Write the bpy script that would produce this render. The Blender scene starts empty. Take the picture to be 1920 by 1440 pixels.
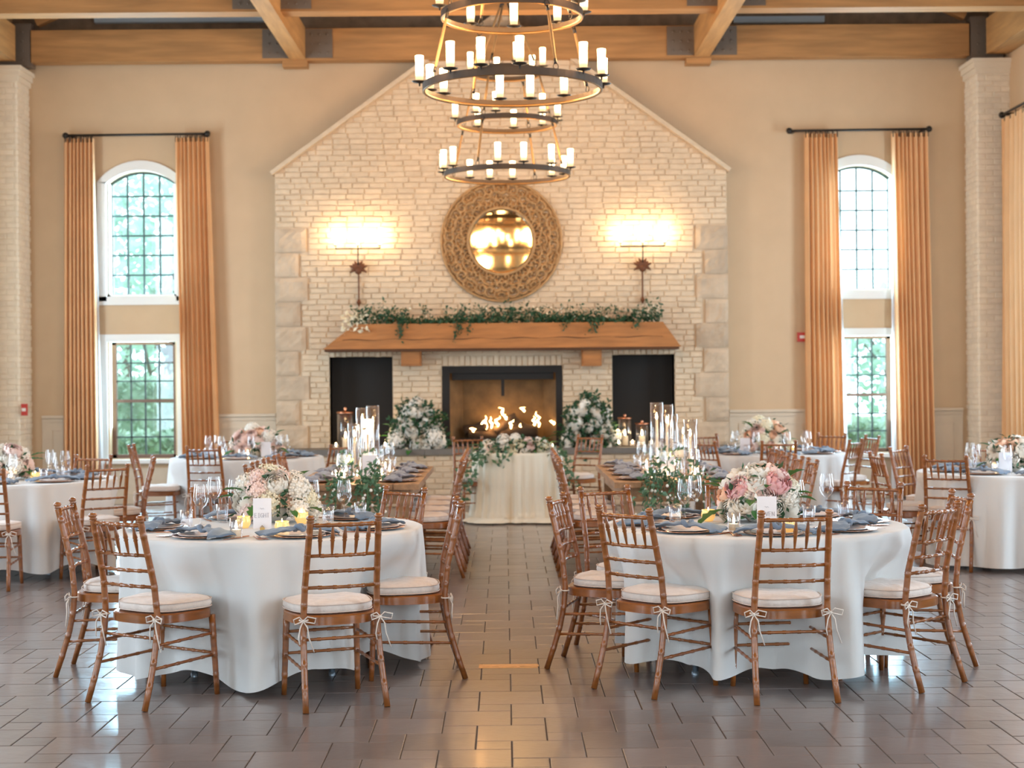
import bpy, math, random
import numpy as np
from mathutils import Vector, Matrix
R = random.Random(7)
PI = math.pi
sc = bpy.context.scene
COL = sc.collection

# ------------------------------------------------------------------ camera
FPX, YAW, PITCH, ROLL, CAMZ = 2949.5, 0.00482, -0.00246, 0.0085, 1.58
cy_, sy_, cp_, sp_ = math.cos(YAW), math.sin(YAW), math.cos(PITCH), math.sin(PITCH)
FWD = Vector((sy_*cp_, cy_*cp_, sp_)); RT0 = Vector((cy_, -sy_, 0)); UP0 = RT0.cross(FWD)
RT = RT0*math.cos(ROLL) - UP0*math.sin(ROLL); UP = UP0*math.cos(ROLL) + RT0*math.sin(ROLL)
cam = bpy.data.cameras.new('camera'); camo = bpy.data.objects.new('camera', cam); COL.objects.link(camo)
m = Matrix((RT, UP, -FWD)).transposed().to_4x4(); m.translation = (0, 0, CAMZ); camo.matrix_world = m
cam.sensor_width = 36; cam.lens = FPX/1920*36; cam.clip_end = 200
cam.dof.use_dof = True; cam.dof.focus_distance = 8.2; cam.dof.aperture_fstop = 3.2
sc.camera = camo
# ------------------------------------------------------------------ world, colour, lights
w = bpy.data.worlds.new('sky'); sc.world = w; w.use_nodes = True
bg = w.node_tree.nodes['Background']; bg.inputs[0].default_value = (0.72, 0.92, 1.0, 1); bg.inputs[1].default_value = 4.5
sc.view_settings.view_transform = 'Standard'; sc.view_settings.look = 'None'
sc.view_settings.gamma = 1; sc.view_settings.use_curve_mapping = False
sc.view_settings.exposure = 0.16
try:
    sc.cycles.use_denoising = True; sc.cycles.denoiser = 'OPENIMAGEDENOISE'
    sc.cycles.max_bounces = 8; sc.cycles.diffuse_bounces = 4; sc.cycles.glossy_bounces = 4
    sc.cycles.transmission_bounces = 6; sc.cycles.transparent_max_bounces = 24
    sc.cycles.caustics_reflective = False; sc.cycles.caustics_refractive = False
    sc.cycles.sample_clamp_indirect = 4
except Exception: pass
def area(name, loc, rot, sx, sy, power, col):
    l = bpy.data.lights.new(name, 'AREA'); l.shape = 'RECTANGLE'; l.size = sx; l.size_y = sy; l.energy = power; l.color = col
    o = bpy.data.objects.new(name, l); COL.objects.link(o); o.location = loc; o.rotation_euler = rot; return o
DAY = (0.62, 0.81, 1.0)
# daylight through the tall windows of the side walls and of the wall behind the camera
SIDE_WIN_Y = (1.0, 6.4, 11.8, 17.2)
for yy in SIDE_WIN_Y:
    area('daylight', (-6.42, yy, 2.7), (0, -PI/2, 0), 4.0, 1.5, 165, DAY)
    area('daylight', (6.42, yy, 2.7), (0, PI/2, 0), 4.0, 1.5, 165, DAY)
for xx in (-3.9, 0, 3.9):
    area('daylight', (xx, -3.9, 2.4), (PI/2, 0, 0), 2.2, 3.4, 32, (0.80, 0.88, 1.0))
for xx in (-4.86, 4.82):
    area('daylight', (xx, 20.76, 2.6), (-PI/2, 0, 0), 0.9, 3.2, 300, (0.42, 0.76, 1.0))

# ------------------------------------------------------------------ projection of measured image points to real places
def ray(px, py): return FWD*FPX + RT*(px-960) + UP*(720-py)
def on_z(px, py, z):
    d = ray(px, py); t = (z-CAMZ)/d.z; return Vector((d.x*t, d.y*t, z))
def on_y(px, py, Y):
    d = ray(px, py); t = Y/d.y; return Vector((d.x*t, Y, CAMZ+d.z*t))

# ------------------------------------------------------------------ materials
def pr(name, col, rough=.5, metal=0, spec=.5, coat=0, emit=None, es=0, var=0, scale=8, bump=0, bscale=40, stretch=None, sheen=0, trans=0, rnd=0, attr=None, sub=0):
    mt = bpy.data.materials.new(name); mt.use_nodes = True; nt = mt.node_tree; b = nt.nodes['Principled BSDF']; L = nt.links
    b.inputs['Base Color'].default_value = (*col, 1); b.inputs['Roughness'].default_value = rough; b.inputs['Metallic'].default_value = metal
    b.inputs['Specular IOR Level'].default_value = spec; b.inputs['Coat Weight'].default_value = coat; b.inputs['Coat Roughness'].default_value = .12
    b.inputs['Sheen Weight'].default_value = sheen
    if emit: b.inputs['Emission Color'].default_value = (*emit, 1); b.inputs['Emission Strength'].default_value = es
    if sub: b.inputs['Subsurface Weight'].default_value = sub; b.inputs['Subsurface Radius'].default_value = (.02, .015, .01)
    tc = nt.nodes.new('ShaderNodeTexCoord'); vec = tc.outputs['Object']
    if stretch:
        mp = nt.nodes.new('ShaderNodeMapping'); mp.inputs['Scale'].default_value = stretch; L.new(vec, mp.inputs[0]); vec = mp.outputs[0]
    src = None
    if var:
        n = nt.nodes.new('ShaderNodeTexNoise'); n.inputs['Scale'].default_value = scale; n.inputs['Detail'].default_value = 5
        L.new(vec, n.inputs['Vector'])
        r = nt.nodes.new('ShaderNodeMapRange'); r.inputs[1].default_value = .3; r.inputs[2].default_value = .7
        r.inputs[3].default_value = 1-var; r.inputs[4].default_value = 1+var; L.new(n.outputs[0], r.inputs[0]); src = r.outputs[0]
    if rnd:
        if attr: oi = nt.nodes.new('ShaderNodeAttribute'); oi.attribute_name = attr; ro = oi.outputs['Fac']
        else: oi = nt.nodes.new('ShaderNodeObjectInfo'); ro = oi.outputs['Random']
        r2 = nt.nodes.new('ShaderNodeMapRange'); r2.inputs[3].default_value = 1-rnd; r2.inputs[4].default_value = 1+rnd; L.new(ro, r2.inputs[0])
        if src:
            mu = nt.nodes.new('ShaderNodeMath'); mu.operation = 'MULTIPLY'; L.new(src, mu.inputs[0]); L.new(r2.outputs[0], mu.inputs[1]); src = mu.outputs[0]
        else: src = r2.outputs[0]
    if src:
        vm = nt.nodes.new('ShaderNodeVectorMath'); vm.operation = 'SCALE'; vm.inputs[0].default_value = col; L.new(src, vm.inputs['Scale']); L.new(vm.outputs[0], b.inputs['Base Color'])
    if bump:
        n2 = nt.nodes.new('ShaderNodeTexNoise'); n2.inputs['Scale'].default_value = bscale; n2.inputs['Detail'].default_value = 4; L.new(vec, n2.inputs['Vector'])
        bp = nt.nodes.new('ShaderNodeBump'); bp.inputs['Strength'].default_value = bump; bp.inputs['Distance'].default_value = .01
        L.new(n2.outputs[0], bp.inputs['Height']); L.new(bp.outputs[0], b.inputs['Normal'])
    if trans:
        tl = nt.nodes.new('ShaderNodeBsdfTranslucent'); tl.inputs[0].default_value = (*col, 1); mx = nt.nodes.new('ShaderNodeMixShader'); mx.inputs[0].default_value = trans
        out = nt.nodes['Material Output']; L.new(b.outputs[0], mx.inputs[1]); L.new(tl.outputs[0], mx.inputs[2]); L.new(mx.outputs[0], out.inputs[0])
    return mt
def glass(name, tint=(.97, .98, 1), base=.06, rough=.02):
    mt = bpy.data.materials.new(name); mt.use_nodes = True; nt = mt.node_tree; nt.nodes.remove(nt.nodes['Principled BSDF']); L = nt.links
    t = nt.nodes.new('ShaderNodeBsdfTransparent'); t.inputs[0].default_value = (*tint, 1)
    g = nt.nodes.new('ShaderNodeBsdfGlossy'); g.inputs['Roughness'].default_value = rough; g.inputs[0].default_value = (1, 1, 1, 1)
    lw = nt.nodes.new('ShaderNodeLayerWeight'); lw.inputs[0].default_value = .25
    mr = nt.nodes.new('ShaderNodeMapRange'); mr.inputs[3].default_value = base; mr.inputs[4].default_value = .75; L.new(lw.outputs['Facing'], mr.inputs[0])
    mx = nt.nodes.new('ShaderNodeMixShader'); L.new(mr.outputs[0], mx.inputs[0]); L.new(t.outputs[0], mx.inputs[1]); L.new(g.outputs[0], mx.inputs[2])
    L.new(mx.outputs[0], nt.nodes['Material Output'].inputs[0]); return mt
def emis(name, col, s, lo=None, z0=0, z1=1):
    mt = bpy.data.materials.new(name); mt.use_nodes = True; nt = mt.node_tree; nt.nodes.remove(nt.nodes['Principled BSDF']); L = nt.links
    e = nt.nodes.new('ShaderNodeEmission'); e.inputs[0].default_value = (*col, 1); e.inputs[1].default_value = s
    if lo is not None:     # glow of a lamp inside a frosted sleeve: dimmer at the socket end
        tc = nt.nodes.new('ShaderNodeTexCoord'); sp = nt.nodes.new('ShaderNodeSeparateXYZ'); L.new(tc.outputs['Object'], sp.inputs[0])
        r = nt.nodes.new('ShaderNodeMapRange'); r.interpolation_type = 'SMOOTHSTEP'; r.inputs[1].default_value = z0; r.inputs[2].default_value = z1; r.inputs[3].default_value = lo; r.inputs[4].default_value = s
        L.new(sp.outputs[2], r.inputs[0]); L.new(r.outputs[0], e.inputs[1])
    L.new(e.outputs[0], nt.nodes['Material Output'].inputs[0]); return mt

M = {}
M['wall'] = pr('beige_wall_paint', (.61, .425, .26), .75, var=.03, scale=3, bump=.05, bscale=60)
M['wains'] = pr('cream_wainscot_paint', (.66, .53, .39), .6, var=.03)
M['trim'] = pr('white_trim_paint', (.80, .78, .74), .5)
M['brick'] = pr('white_painted_brick', (.64, .49, .335), .62, var=.07, scale=11, bump=.6, bscale=35, rnd=.05)
M['brickj'] = pr('white_painted_brick_field', (.64, .49, .335), .62, var=.07, scale=11, bump=.6, bscale=35, rnd=.05, attr='tone')
M['mortar'] = pr('painted_mortar', (.62, .47, .32), .8, bump=.4, bscale=50)
M['pbrick'] = pr('pillar_brick_window_lit', (.84, .74, .60), .6, var=.06, scale=11, bump=.5, bscale=35, rnd=.04, attr='tone')  # white painted brick, lightened to carry the window light on the pillars
M['pmort'] = pr('pillar_mortar_window_lit', (.80, .70, .56), .8, bump=.4, bscale=50)  # mortar lightened likewise, window light put into its colour
M['stone'] = pr('limewashed_quoin_stone', (.52, .39, .27), .8, var=.14, scale=5, bump=.6, bscale=14, rnd=.10)
M['hearth'] = pr('grey_hearth_slab', (.16, .14, .12), .6, var=.1)
M['beam'] = pr('pale_oak_beam', (.40, .19, .062), .65, var=.22, scale=2.2, stretch=(.6, 6, 6), bump=.3, bscale=6)
M['beamy'] = pr('pale_oak_long_beam', (.48, .25, .09), .65, var=.2, scale=2.2, stretch=(6, .6, 6), bump=.3, bscale=6)
M['mantel'] = pr('orange_pine_mantel', (.38, .145, .036), .6, var=.2, scale=2.5, stretch=(.8, 7, 7), bump=.3, bscale=6)
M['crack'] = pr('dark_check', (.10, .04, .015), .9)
M['steel'] = pr('dark_steel_plate', (.16, .12, .09), .6, metal=.2)
M['strip'] = pr('blue_light_strip_tone', (.45, .58, .72), .4, metal=.3)  # tone carries the bluish light of the strips above the beam
M['ceil'] = pr('dark_ceiling_boards', (.24, .18, .13), .8, var=.2, stretch=(1, 8, 1))
M['black'] = pr('black_firebrick', (.012, .009, .007), .8)
M['soot'] = pr('sooty_firebrick', (.13, .075, .03), .85, var=.3, scale=6, bump=.5, bscale=18)
M['log'] = pr('charred_log', (.06, .035, .02), .9, bump=.8, bscale=20)
M['iron'] = pr('black_iron', (.035, .03, .026), .45, metal=.7)
M['bronze'] = pr('aged_gold_bronze', (.30, .16, .06), .38, metal=.85)
M['bandiron'] = pr('brown_black_iron', (.075, .05, .033), .5, metal=.5)
M['rope'] = pr('jute_rope', (.30, .17, .07), .9, bump=.6, bscale=70)
M['rust'] = pr('rust_brown_iron', (.16, .055, .02), .6, metal=.3)
M['carve'] = pr('carved_golden_wood', (.42, .235, .095), .65, var=.2, scale=14, bump=.3, bscale=60)
M['mirror'] = pr('mirror_glass', (.86, .68, .42), .03, metal=1)  # golden tint paints in the reflection of the warm timber ceiling
M['curtain'] = pr('terracotta_linen_curtain', (.84, .485, .235), .85, var=.05, scale=3, bump=.15, bscale=250, sheen=.2, trans=.12)
M['lining'] = pr('white_curtain_lining', (.8, .8, .82), .9, trans=.3)
M['brown'] = pr('brown_window_sash', (.17, .09, .06), .5)
M['muntin'] = pr('dark_green_grey_muntin', (.05, .075, .075), .5)
M['pane'] = glass('window_glass', (.98, 1, 1), .03)
def chair_wood():
    mt = pr('varnished_cherry_wood', (.265, .080, .0135), .28, coat=.5, var=.22, scale=9, stretch=(1, 1, 5), rnd=.14); return mt
M['chair'] = chair_wood()
M['cush'] = pr('quilted_ivory_cushion', (.74, .63, .56), .85, var=.06, scale=25, bump=.5, bscale=38, sheen=.3)
M['cushp'] = pr('cushion_piping', (.70, .56, .48), .85)
M['tie'] = pr('ivory_ribbon_tie', (.78, .68, .60), .8)
M['cloth'] = pr('white_linen_cloth', (.76, .74, .72), .88, bump=.12, bscale=400, sheen=.25, trans=.08)
M['sheer'] = pr('ivory_sheer_cloth', (.86, .77, .62), .85, bump=.1, bscale=300, sheen=.1, trans=.12)
M['tbl'] = pr('folding_table_ply', (.35, .25, .16), .6)
M['tleg'] = pr('grey_steel_leg', (.30, .36, .42), .35, metal=.6)
M['farm'] = pr('oiled_farm_table_wood', (.36, .185, .085), .5, var=.25, scale=3, stretch=(8, 1, 8), bump=.2, bscale=9)
M['rose'] = pr('rose_gold_charger', (.72, .40, .27), .22, metal=.9)
M['plate'] = pr('blush_white_plate', (.80, .66, .60), .25, coat=.3)
M['nap'] = pr('dusty_blue_napkin', (.155, .21, .29), .9, bump=.3, bscale=200, sheen=.3, var=.08)
M['napg'] = pr('dusky_grey_napkin', (.19, .195, .24), .9, bump=.3, bscale=200, sheen=.3, var=.08)
M['copper'] = pr('copper_flatware', (.62, .27, .15), .25, metal=1)
M['glass'] = glass('clear_drinking_glass')
M['cyl'] = glass('clear_cylinder_glass', (.96, .97, .98), .04)
M['water'] = glass('water_in_vase', (.90, .96, .88), .10)
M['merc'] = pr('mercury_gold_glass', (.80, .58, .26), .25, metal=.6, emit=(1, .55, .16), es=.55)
M['wax'] = pr('ivory_candle_wax', (.85, .74, .58), .5, emit=(1, .62, .3), es=.25)
M['flame'] = emis('candle_flame', (1, .72, .38), 45)
M['sleeve'] = emis('glowing_candle_sleeve', (1, .68, .34), 13, 1.3, .02, .13)
M['bulb'] = emis('sconce_bulb', (1, .76, .45), 60)
M['fire'] = emis('gas_fire_flame', (1, .56, .20), 24)
M['card'] = pr('blush_white_card', (.80, .76, .78), .7)
M['ink'] = pr('grey_card_lettering', (.30, .28, .32), .7)
M['gold'] = pr('brass_card_stand', (.60, .40, .14), .3, metal=1)
M['leaf'] = pr('green_leaf', (.05, .17, .035), .5, rnd=.3, trans=.15)
M['leafd'] = pr('dark_green_foliage', (.025, .085, .035), .55, var=.4, scale=30, trans=.1)
M['leafb'] = pr('blue_green_foliage', (.09, .18, .09), .55, var=.4, scale=30, trans=.1)
M['white'] = pr('white_petals', (.92, .86, .77), .7, trans=.15, rnd=.05)
M['blush'] = pr('blush_petals', (.90, .68, .61), .7, trans=.15, rnd=.06)
M['peach'] = pr('peach_petals', (.92, .60, .42), .7, trans=.15, rnd=.06)
M['pink'] = pr('pink_peony_petals', (.88, .50, .50), .7, trans=.15, rnd=.06)
M['cream'] = pr('cream_petals', (.90, .82, .62), .7, trans=.15, rnd=.05)
M['bowl'] = pr('white_ceramic_bowl', (.75, .72, .66), .3)
M['red'] = pr('red_alarm_plastic', (.55, .03, .015), .4)
M['lens'] = pr('clear_strobe_lens', (.85, .8, .75), .2)
M['lawn'] = pr('lawn', (.16, .30, .08), .9, var=.2, scale=3)
M['hedge'] = pr('garden_leaves', (.34, .47, .38), .7, var=.35, scale=4, trans=.35)
M['treel'] = pr('pale_tree_leaves', (.42, .57, .52), .7, var=.3, scale=3, trans=.4)
M['bark'] = pr('grey_bark', (.12, .10, .09), .9)
def tile_mat(attr):
    mt = pr('slate_floor_tile' + ('_field' if attr else ''), (.185, .148, .138), .30, spec=.65, coat=.5, var=.16, scale=2.6, bump=.35, bscale=9, rnd=.16, attr=attr)
    return mt
M['tile'] = tile_mat(None); M['tilej'] = tile_mat('tone')
M['grout'] = pr('dark_grout', (.075, .06, .05), .8)
M['wood_plate'] = pr('brass_floor_plate', (.62, .34, .14), .4, metal=.3, var=.15, scale=20)

# ------------------------------------------------------------------ mesh builder
class MB:
    def __init__(s): s.v = []; s.f = []; s.tone = []
    def add(s, vs, fs, tone=0):
        o = len(s.v); s.v.extend(vs); s.f.extend([tuple(i+o for i in f) for f in fs]); s.tone.extend([tone]*len(fs)); return s
    def box(s, x0, x1, y0, y1, z0, z1, tone=0):
        return s.add([(x0,y0,z0),(x1,y0,z0),(x1,y1,z0),(x0,y1,z0),(x0,y0,z1),(x1,y0,z1),(x1,y1,z1),(x0,y1,z1)],
                     [(0,3,2,1),(4,5,6,7),(0,1,5,4),(1,2,6,5),(2,3,7,6),(3,0,4,7)], tone)
    def bar(s, p, q, wx, wz):
        p, q = Vector(p), Vector(q); d = (q-p).normalized(); up = Vector((0,0,1)) if abs(d.z) < .9 else Vector((0,1,0))
        a = d.cross(up).normalized()*wx/2; b = a.cross(d).normalized()*wz/2
        vs = [tuple(c+i*a+j*b) for c in (p, q) for i, j in ((-1,-1),(1,-1),(1,1),(-1,1))]
        return s.add(vs, [(0,1,2,3),(7,6,5,4),(0,4,5,1),(1,5,6,2),(2,6,7,3),(3,7,4,0)])
    def tube(s, pts, rad, n=8, closed=False, cap=True):
        P = [Vector(p) for p in pts]; N = len(P)
        if not hasattr(rad, '__len__'): rad = [rad]*N
        ref = None; o = []; 
        for i in range(N):
            d = (P[(i+1) % N]-P[i-1]) if closed else (P[min(i+1, N-1)]-P[max(i-1, 0)])
            d = d.normalized() if d.length > 1e-9 else Vector((0,0,1))
            if ref is None: ref = d.orthogonal().normalized()
            a = (ref-d*ref.dot(d)); a = a.normalized() if a.length > 1e-6 else d.orthogonal().normalized(); ref = a; b = d.cross(a)
            for k in range(n):
                t = 2*PI*k/n; o.append(tuple(P[i]+(a*math.cos(t)+b*math.sin(t))*rad[i]))
        fs = []
        for i in range(N if closed else N-1):
            j = (i+1) % N
            for k in range(n): fs.append((i*n+k, i*n+(k+1)%n, j*n+(k+1)%n, j*n+k))
        if cap and not closed: fs.append(tuple(range(n-1, -1, -1))); fs.append(tuple((N-1)*n+k for k in range(n)))
        return s.add(o, fs)
    def lathe(s, prof, n=24, c=(0,0,0), capb=False, capt=False):
        o = []; fs = []
        for r, z in prof:
            for k in range(n): t = 2*PI*k/n; o.append((c[0]+r*math.cos(t), c[1]+r*math.sin(t), c[2]+z))
        for i in range(len(prof)-1):
            for k in range(n): fs.append((i*n+k, i*n+(k+1)%n, (i+1)*n+(k+1)%n, (i+1)*n+k))
        if capb: fs.append(tuple(range(n-1, -1, -1)))
        if capt: fs.append(tuple((len(prof)-1)*n+k for k in range(n)))
        return s.add(o, fs)
    def grid(s, fn, nu, nv, cu=False):
        o = [tuple(fn(i/nu, j/nv)) for j in range(nv+1) for i in range(nu+(0 if cu else 1))]; w_ = nu+(0 if cu else 1); fs = []
        for j in range(nv):
            for i in range(nu): k = (i+1) % w_; fs.append((j*w_+i, j*w_+k, (j+1)*w_+k, (j+1)*w_+i))
        return s.add(o, fs)
    def ball(s, c, r, nu=8, nv=6, sz=1):
        return s.lathe([(max(r*math.sin(PI*j/nv), 1e-4), -r*sz*math.cos(PI*j/nv)) for j in range(nv+1)], nu, c)
    def poly(s, pts2, y0, y1):          # outline in xz extruded along y
        n = len(pts2); vs = [(x, y0, z) for x, z in pts2]+[(x, y1, z) for x, z in pts2]
        return s.add(vs, [tuple(range(n)), tuple(range(2*n-1, n-1, -1))]+[(i, i+n, (i+1)%n+n, (i+1)%n) for i in range(n)])
    def mesh(s, name, mat, smooth=False, tone=False):
        me = bpy.data.meshes.new(name); me.from_pydata(s.v, [], s.f)
        me.materials.append(mat)
        if smooth: me.polygons.foreach_set('use_smooth', [True]*len(me.polygons))
        if tone:
            a = me.attributes.new('tone', 'FLOAT', 'FACE'); a.data.foreach_set('value', s.tone)
        me.update(); return me
    def build(s, name, mat, parent=None, loc=(0,0,0), rz=0, smooth=False, tone=False):
        return inst(name, s.mesh(name, mat, smooth, tone), parent, loc, rz)
def inst(name, me, parent=None, loc=(0,0,0), rz=0, rot=None, scale=None):
    o = bpy.data.objects.new(name, me); COL.objects.link(o); o.location = loc
    o.rotation_euler = rot if rot is not None else (0, 0, rz)
    if scale is not None: o.scale = (scale,)*3 if not hasattr(scale, '__len__') else scale
    if parent is not None: o.parent = parent
    return o
def tag(o, label, cat, group=None):
    o['label'] = label; o['category'] = cat
    if group: o['group'] = group
    return o
def thing(name, label, cat, loc=(0,0,0), rz=0, group=None):
    o = bpy.data.objects.new(name, None); COL.objects.link(o); o.location = loc; o.rotation_euler = (0, 0, rz); o.empty_display_size = .1
    return tag(o, label, cat, group)
def struct(o): o['kind'] = 'structure'; return o
def stuff(o): o['kind'] = 'stuff'; return o
def copy_thing(root, loc, rz, label, group=None, scale=None):
    r = root.copy(); COL.objects.link(r); r.location = loc; r.rotation_euler = (0, 0, rz); r['label'] = label
    if scale: r.scale = (scale,)*3
    if group: r['group'] = group
    for ch in list(root.children):
        c = ch.copy(); COL.objects.link(c); c.parent = r
        for g in list(ch.children):
            d = g.copy(); COL.objects.link(d); d.parent = c
    return r

# ================================================================== ROOM SHELL
YW = 20.65          # face of the end wall
YF = 20.35          # face of the chimney breast
XW = 6.5            # side walls
ZC = 6.9
YB = -4.0
# ---- end wall with its window openings
LX, RX = on_y(265, 440, YW).x, on_y(1611, 440, YW).x
HWU = .455          # half width of the upper glass
ZU0, ZUT = on_y(265, 556, YW).z, on_y(265, 320, YW).z; ZUS = ZUT-.17
ZL0, ZL1 = on_y(265, 860, YW).z, on_y(265, 641, YW).z
HWL = .43
def arc_top(cx, hw, zs, zt, n=12):
    rise = zt-zs; r = (hw*hw+rise*rise)/(2*rise); a = math.asin(hw/r)
    return [(cx+r*math.sin(-a+2*a*i/n), zt-r+r*math.cos(-a+2*a*i/n)) for i in range(n+1)]
wb = MB(); T = .30
xs = [-XW-.3, LX-HWU, LX+HWU, RX-HWU, RX+HWU, XW+.3]
wb.box(xs[0], xs[1], YW, YW+T, 0, ZC); wb.box(xs[2], xs[3], YW, YW+T, 0, ZC); wb.box(xs[4], xs[5], YW, YW+T, 0, ZC)
for cx in (LX, RX):
    wb.box(cx-HWU, cx+HWU, YW, YW+T, 0, ZL0); wb.box(cx-HWU, cx+HWU, YW, YW+T, ZL1, ZU0)
    pts = arc_top(cx, HWU, ZUS, ZUT)
    wb.poly([(cx+HWU, ZC), (cx-HWU, ZC)]+pts, YW, YW+T)
    for s_ in (-1, 1):      # lower sash is a little narrower
        a, b = sorted((cx+s_*HWL, cx+s_*HWU)); wb.box(a, b, YW, YW+T, ZL0, ZL1)
struct(wb.build('wall_back', M['wall']))
for sd, nm in ((-1, 'wall_left'), (1, 'wall_right')):
    s = MB(); x0, x1 = sorted((sd*XW, sd*(XW+.3))); prev = YB-.3
    for yy in SIDE_WIN_Y:
        s.box(x0, x1, prev, yy-.75, 0, ZC); s.box(x0, x1, yy-.75, yy+.75, 0, .6); s.box(x0, x1, yy-.75, yy+.75, 4.5, ZC); prev = yy+.75
    s.box(x0, x1, prev, YW, 0, ZC); struct(s.build(nm, M['wall']))
s = MB(); prev = -XW
for xx in (-3.9, 0, 3.9):
    s.box(prev, xx-1.1, YB-.3, YB, 0, ZC); s.box(xx-1.1, xx+1.1, YB-.3, YB, 0, .7); s.box(xx-1.1, xx+1.1, YB-.3, YB, 4.1, ZC); prev = xx+1.1
s.box(prev, XW, YB-.3, YB, 0, ZC); struct(s.build('wall_front', M['wall']))
ce = struct(MB().box(-XW-.3, XW+.3, YB-.3, YW+.3, ZC, ZC+.2).build('ceiling', M['ceil']))
# side window frames (beyond the edges of the photograph, they carry the daylight)
k = 3
for sd in (-1, 1):
    for yy in SIDE_WIN_Y:
        f = MB(); x = sd*(XW+.12)
        for z in (.63, 1.6, 2.6, 3.55, 4.47): f.bar((x, yy-.75, z), (x, yy+.75, z), .05, .05)
        for q in (-.72, -.25, .25, .72): f.bar((x, yy+q, .6), (x, yy+q, 4.5), .05, .05)
        struct(f.build('window_%d' % k, M['trim'])); k += 1
# wainscot, chair rail, baseboard on the end wall
zr = on_y(450, 781, YW).z
segs = [(-6.06, LX-.66), (LX+.66, -3.0), (2.95, RX-.66), (RX+.66, 6.02)]
wn = MB(); cr = MB(); bb = MB()
for a, b in segs+[(LX-.66, LX+.66), (RX-.66, RX+.66)]:
    top = zr if (a, b) in segs else ZL0-.12
    wn.box(a, b, YW-.015, YW, 0, top); bb.box(a, b, YW-.035, YW-.015, 0, .14)
    if (a, b) in segs:
        cr.box(a, b, YW-.05, YW, zr, zr+.035); cr.box(a, b, YW-.03, YW-.015, zr-.05, zr-.015)
        x = a+.12
        while x+.5 < b:          # shallow raised panels
            x2 = min(x+.85, b-.1)
            for (p0, p1, q0, q1) in ((x, x2, .28, .30), (x, x2, zr-.16, zr-.14), (x, x+.02, .30, zr-.16), (x2-.02, x2, .30, zr-.16)): wn.box(p0, p1, YW-.028, YW-.015, q0, q1)
            x = x2+.14
struct(wn.build('trim_1', M['wains'])); struct(cr.build('trim_2', M['wains'])); struct(bb.build('baseboard_back', M['wains']))

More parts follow.
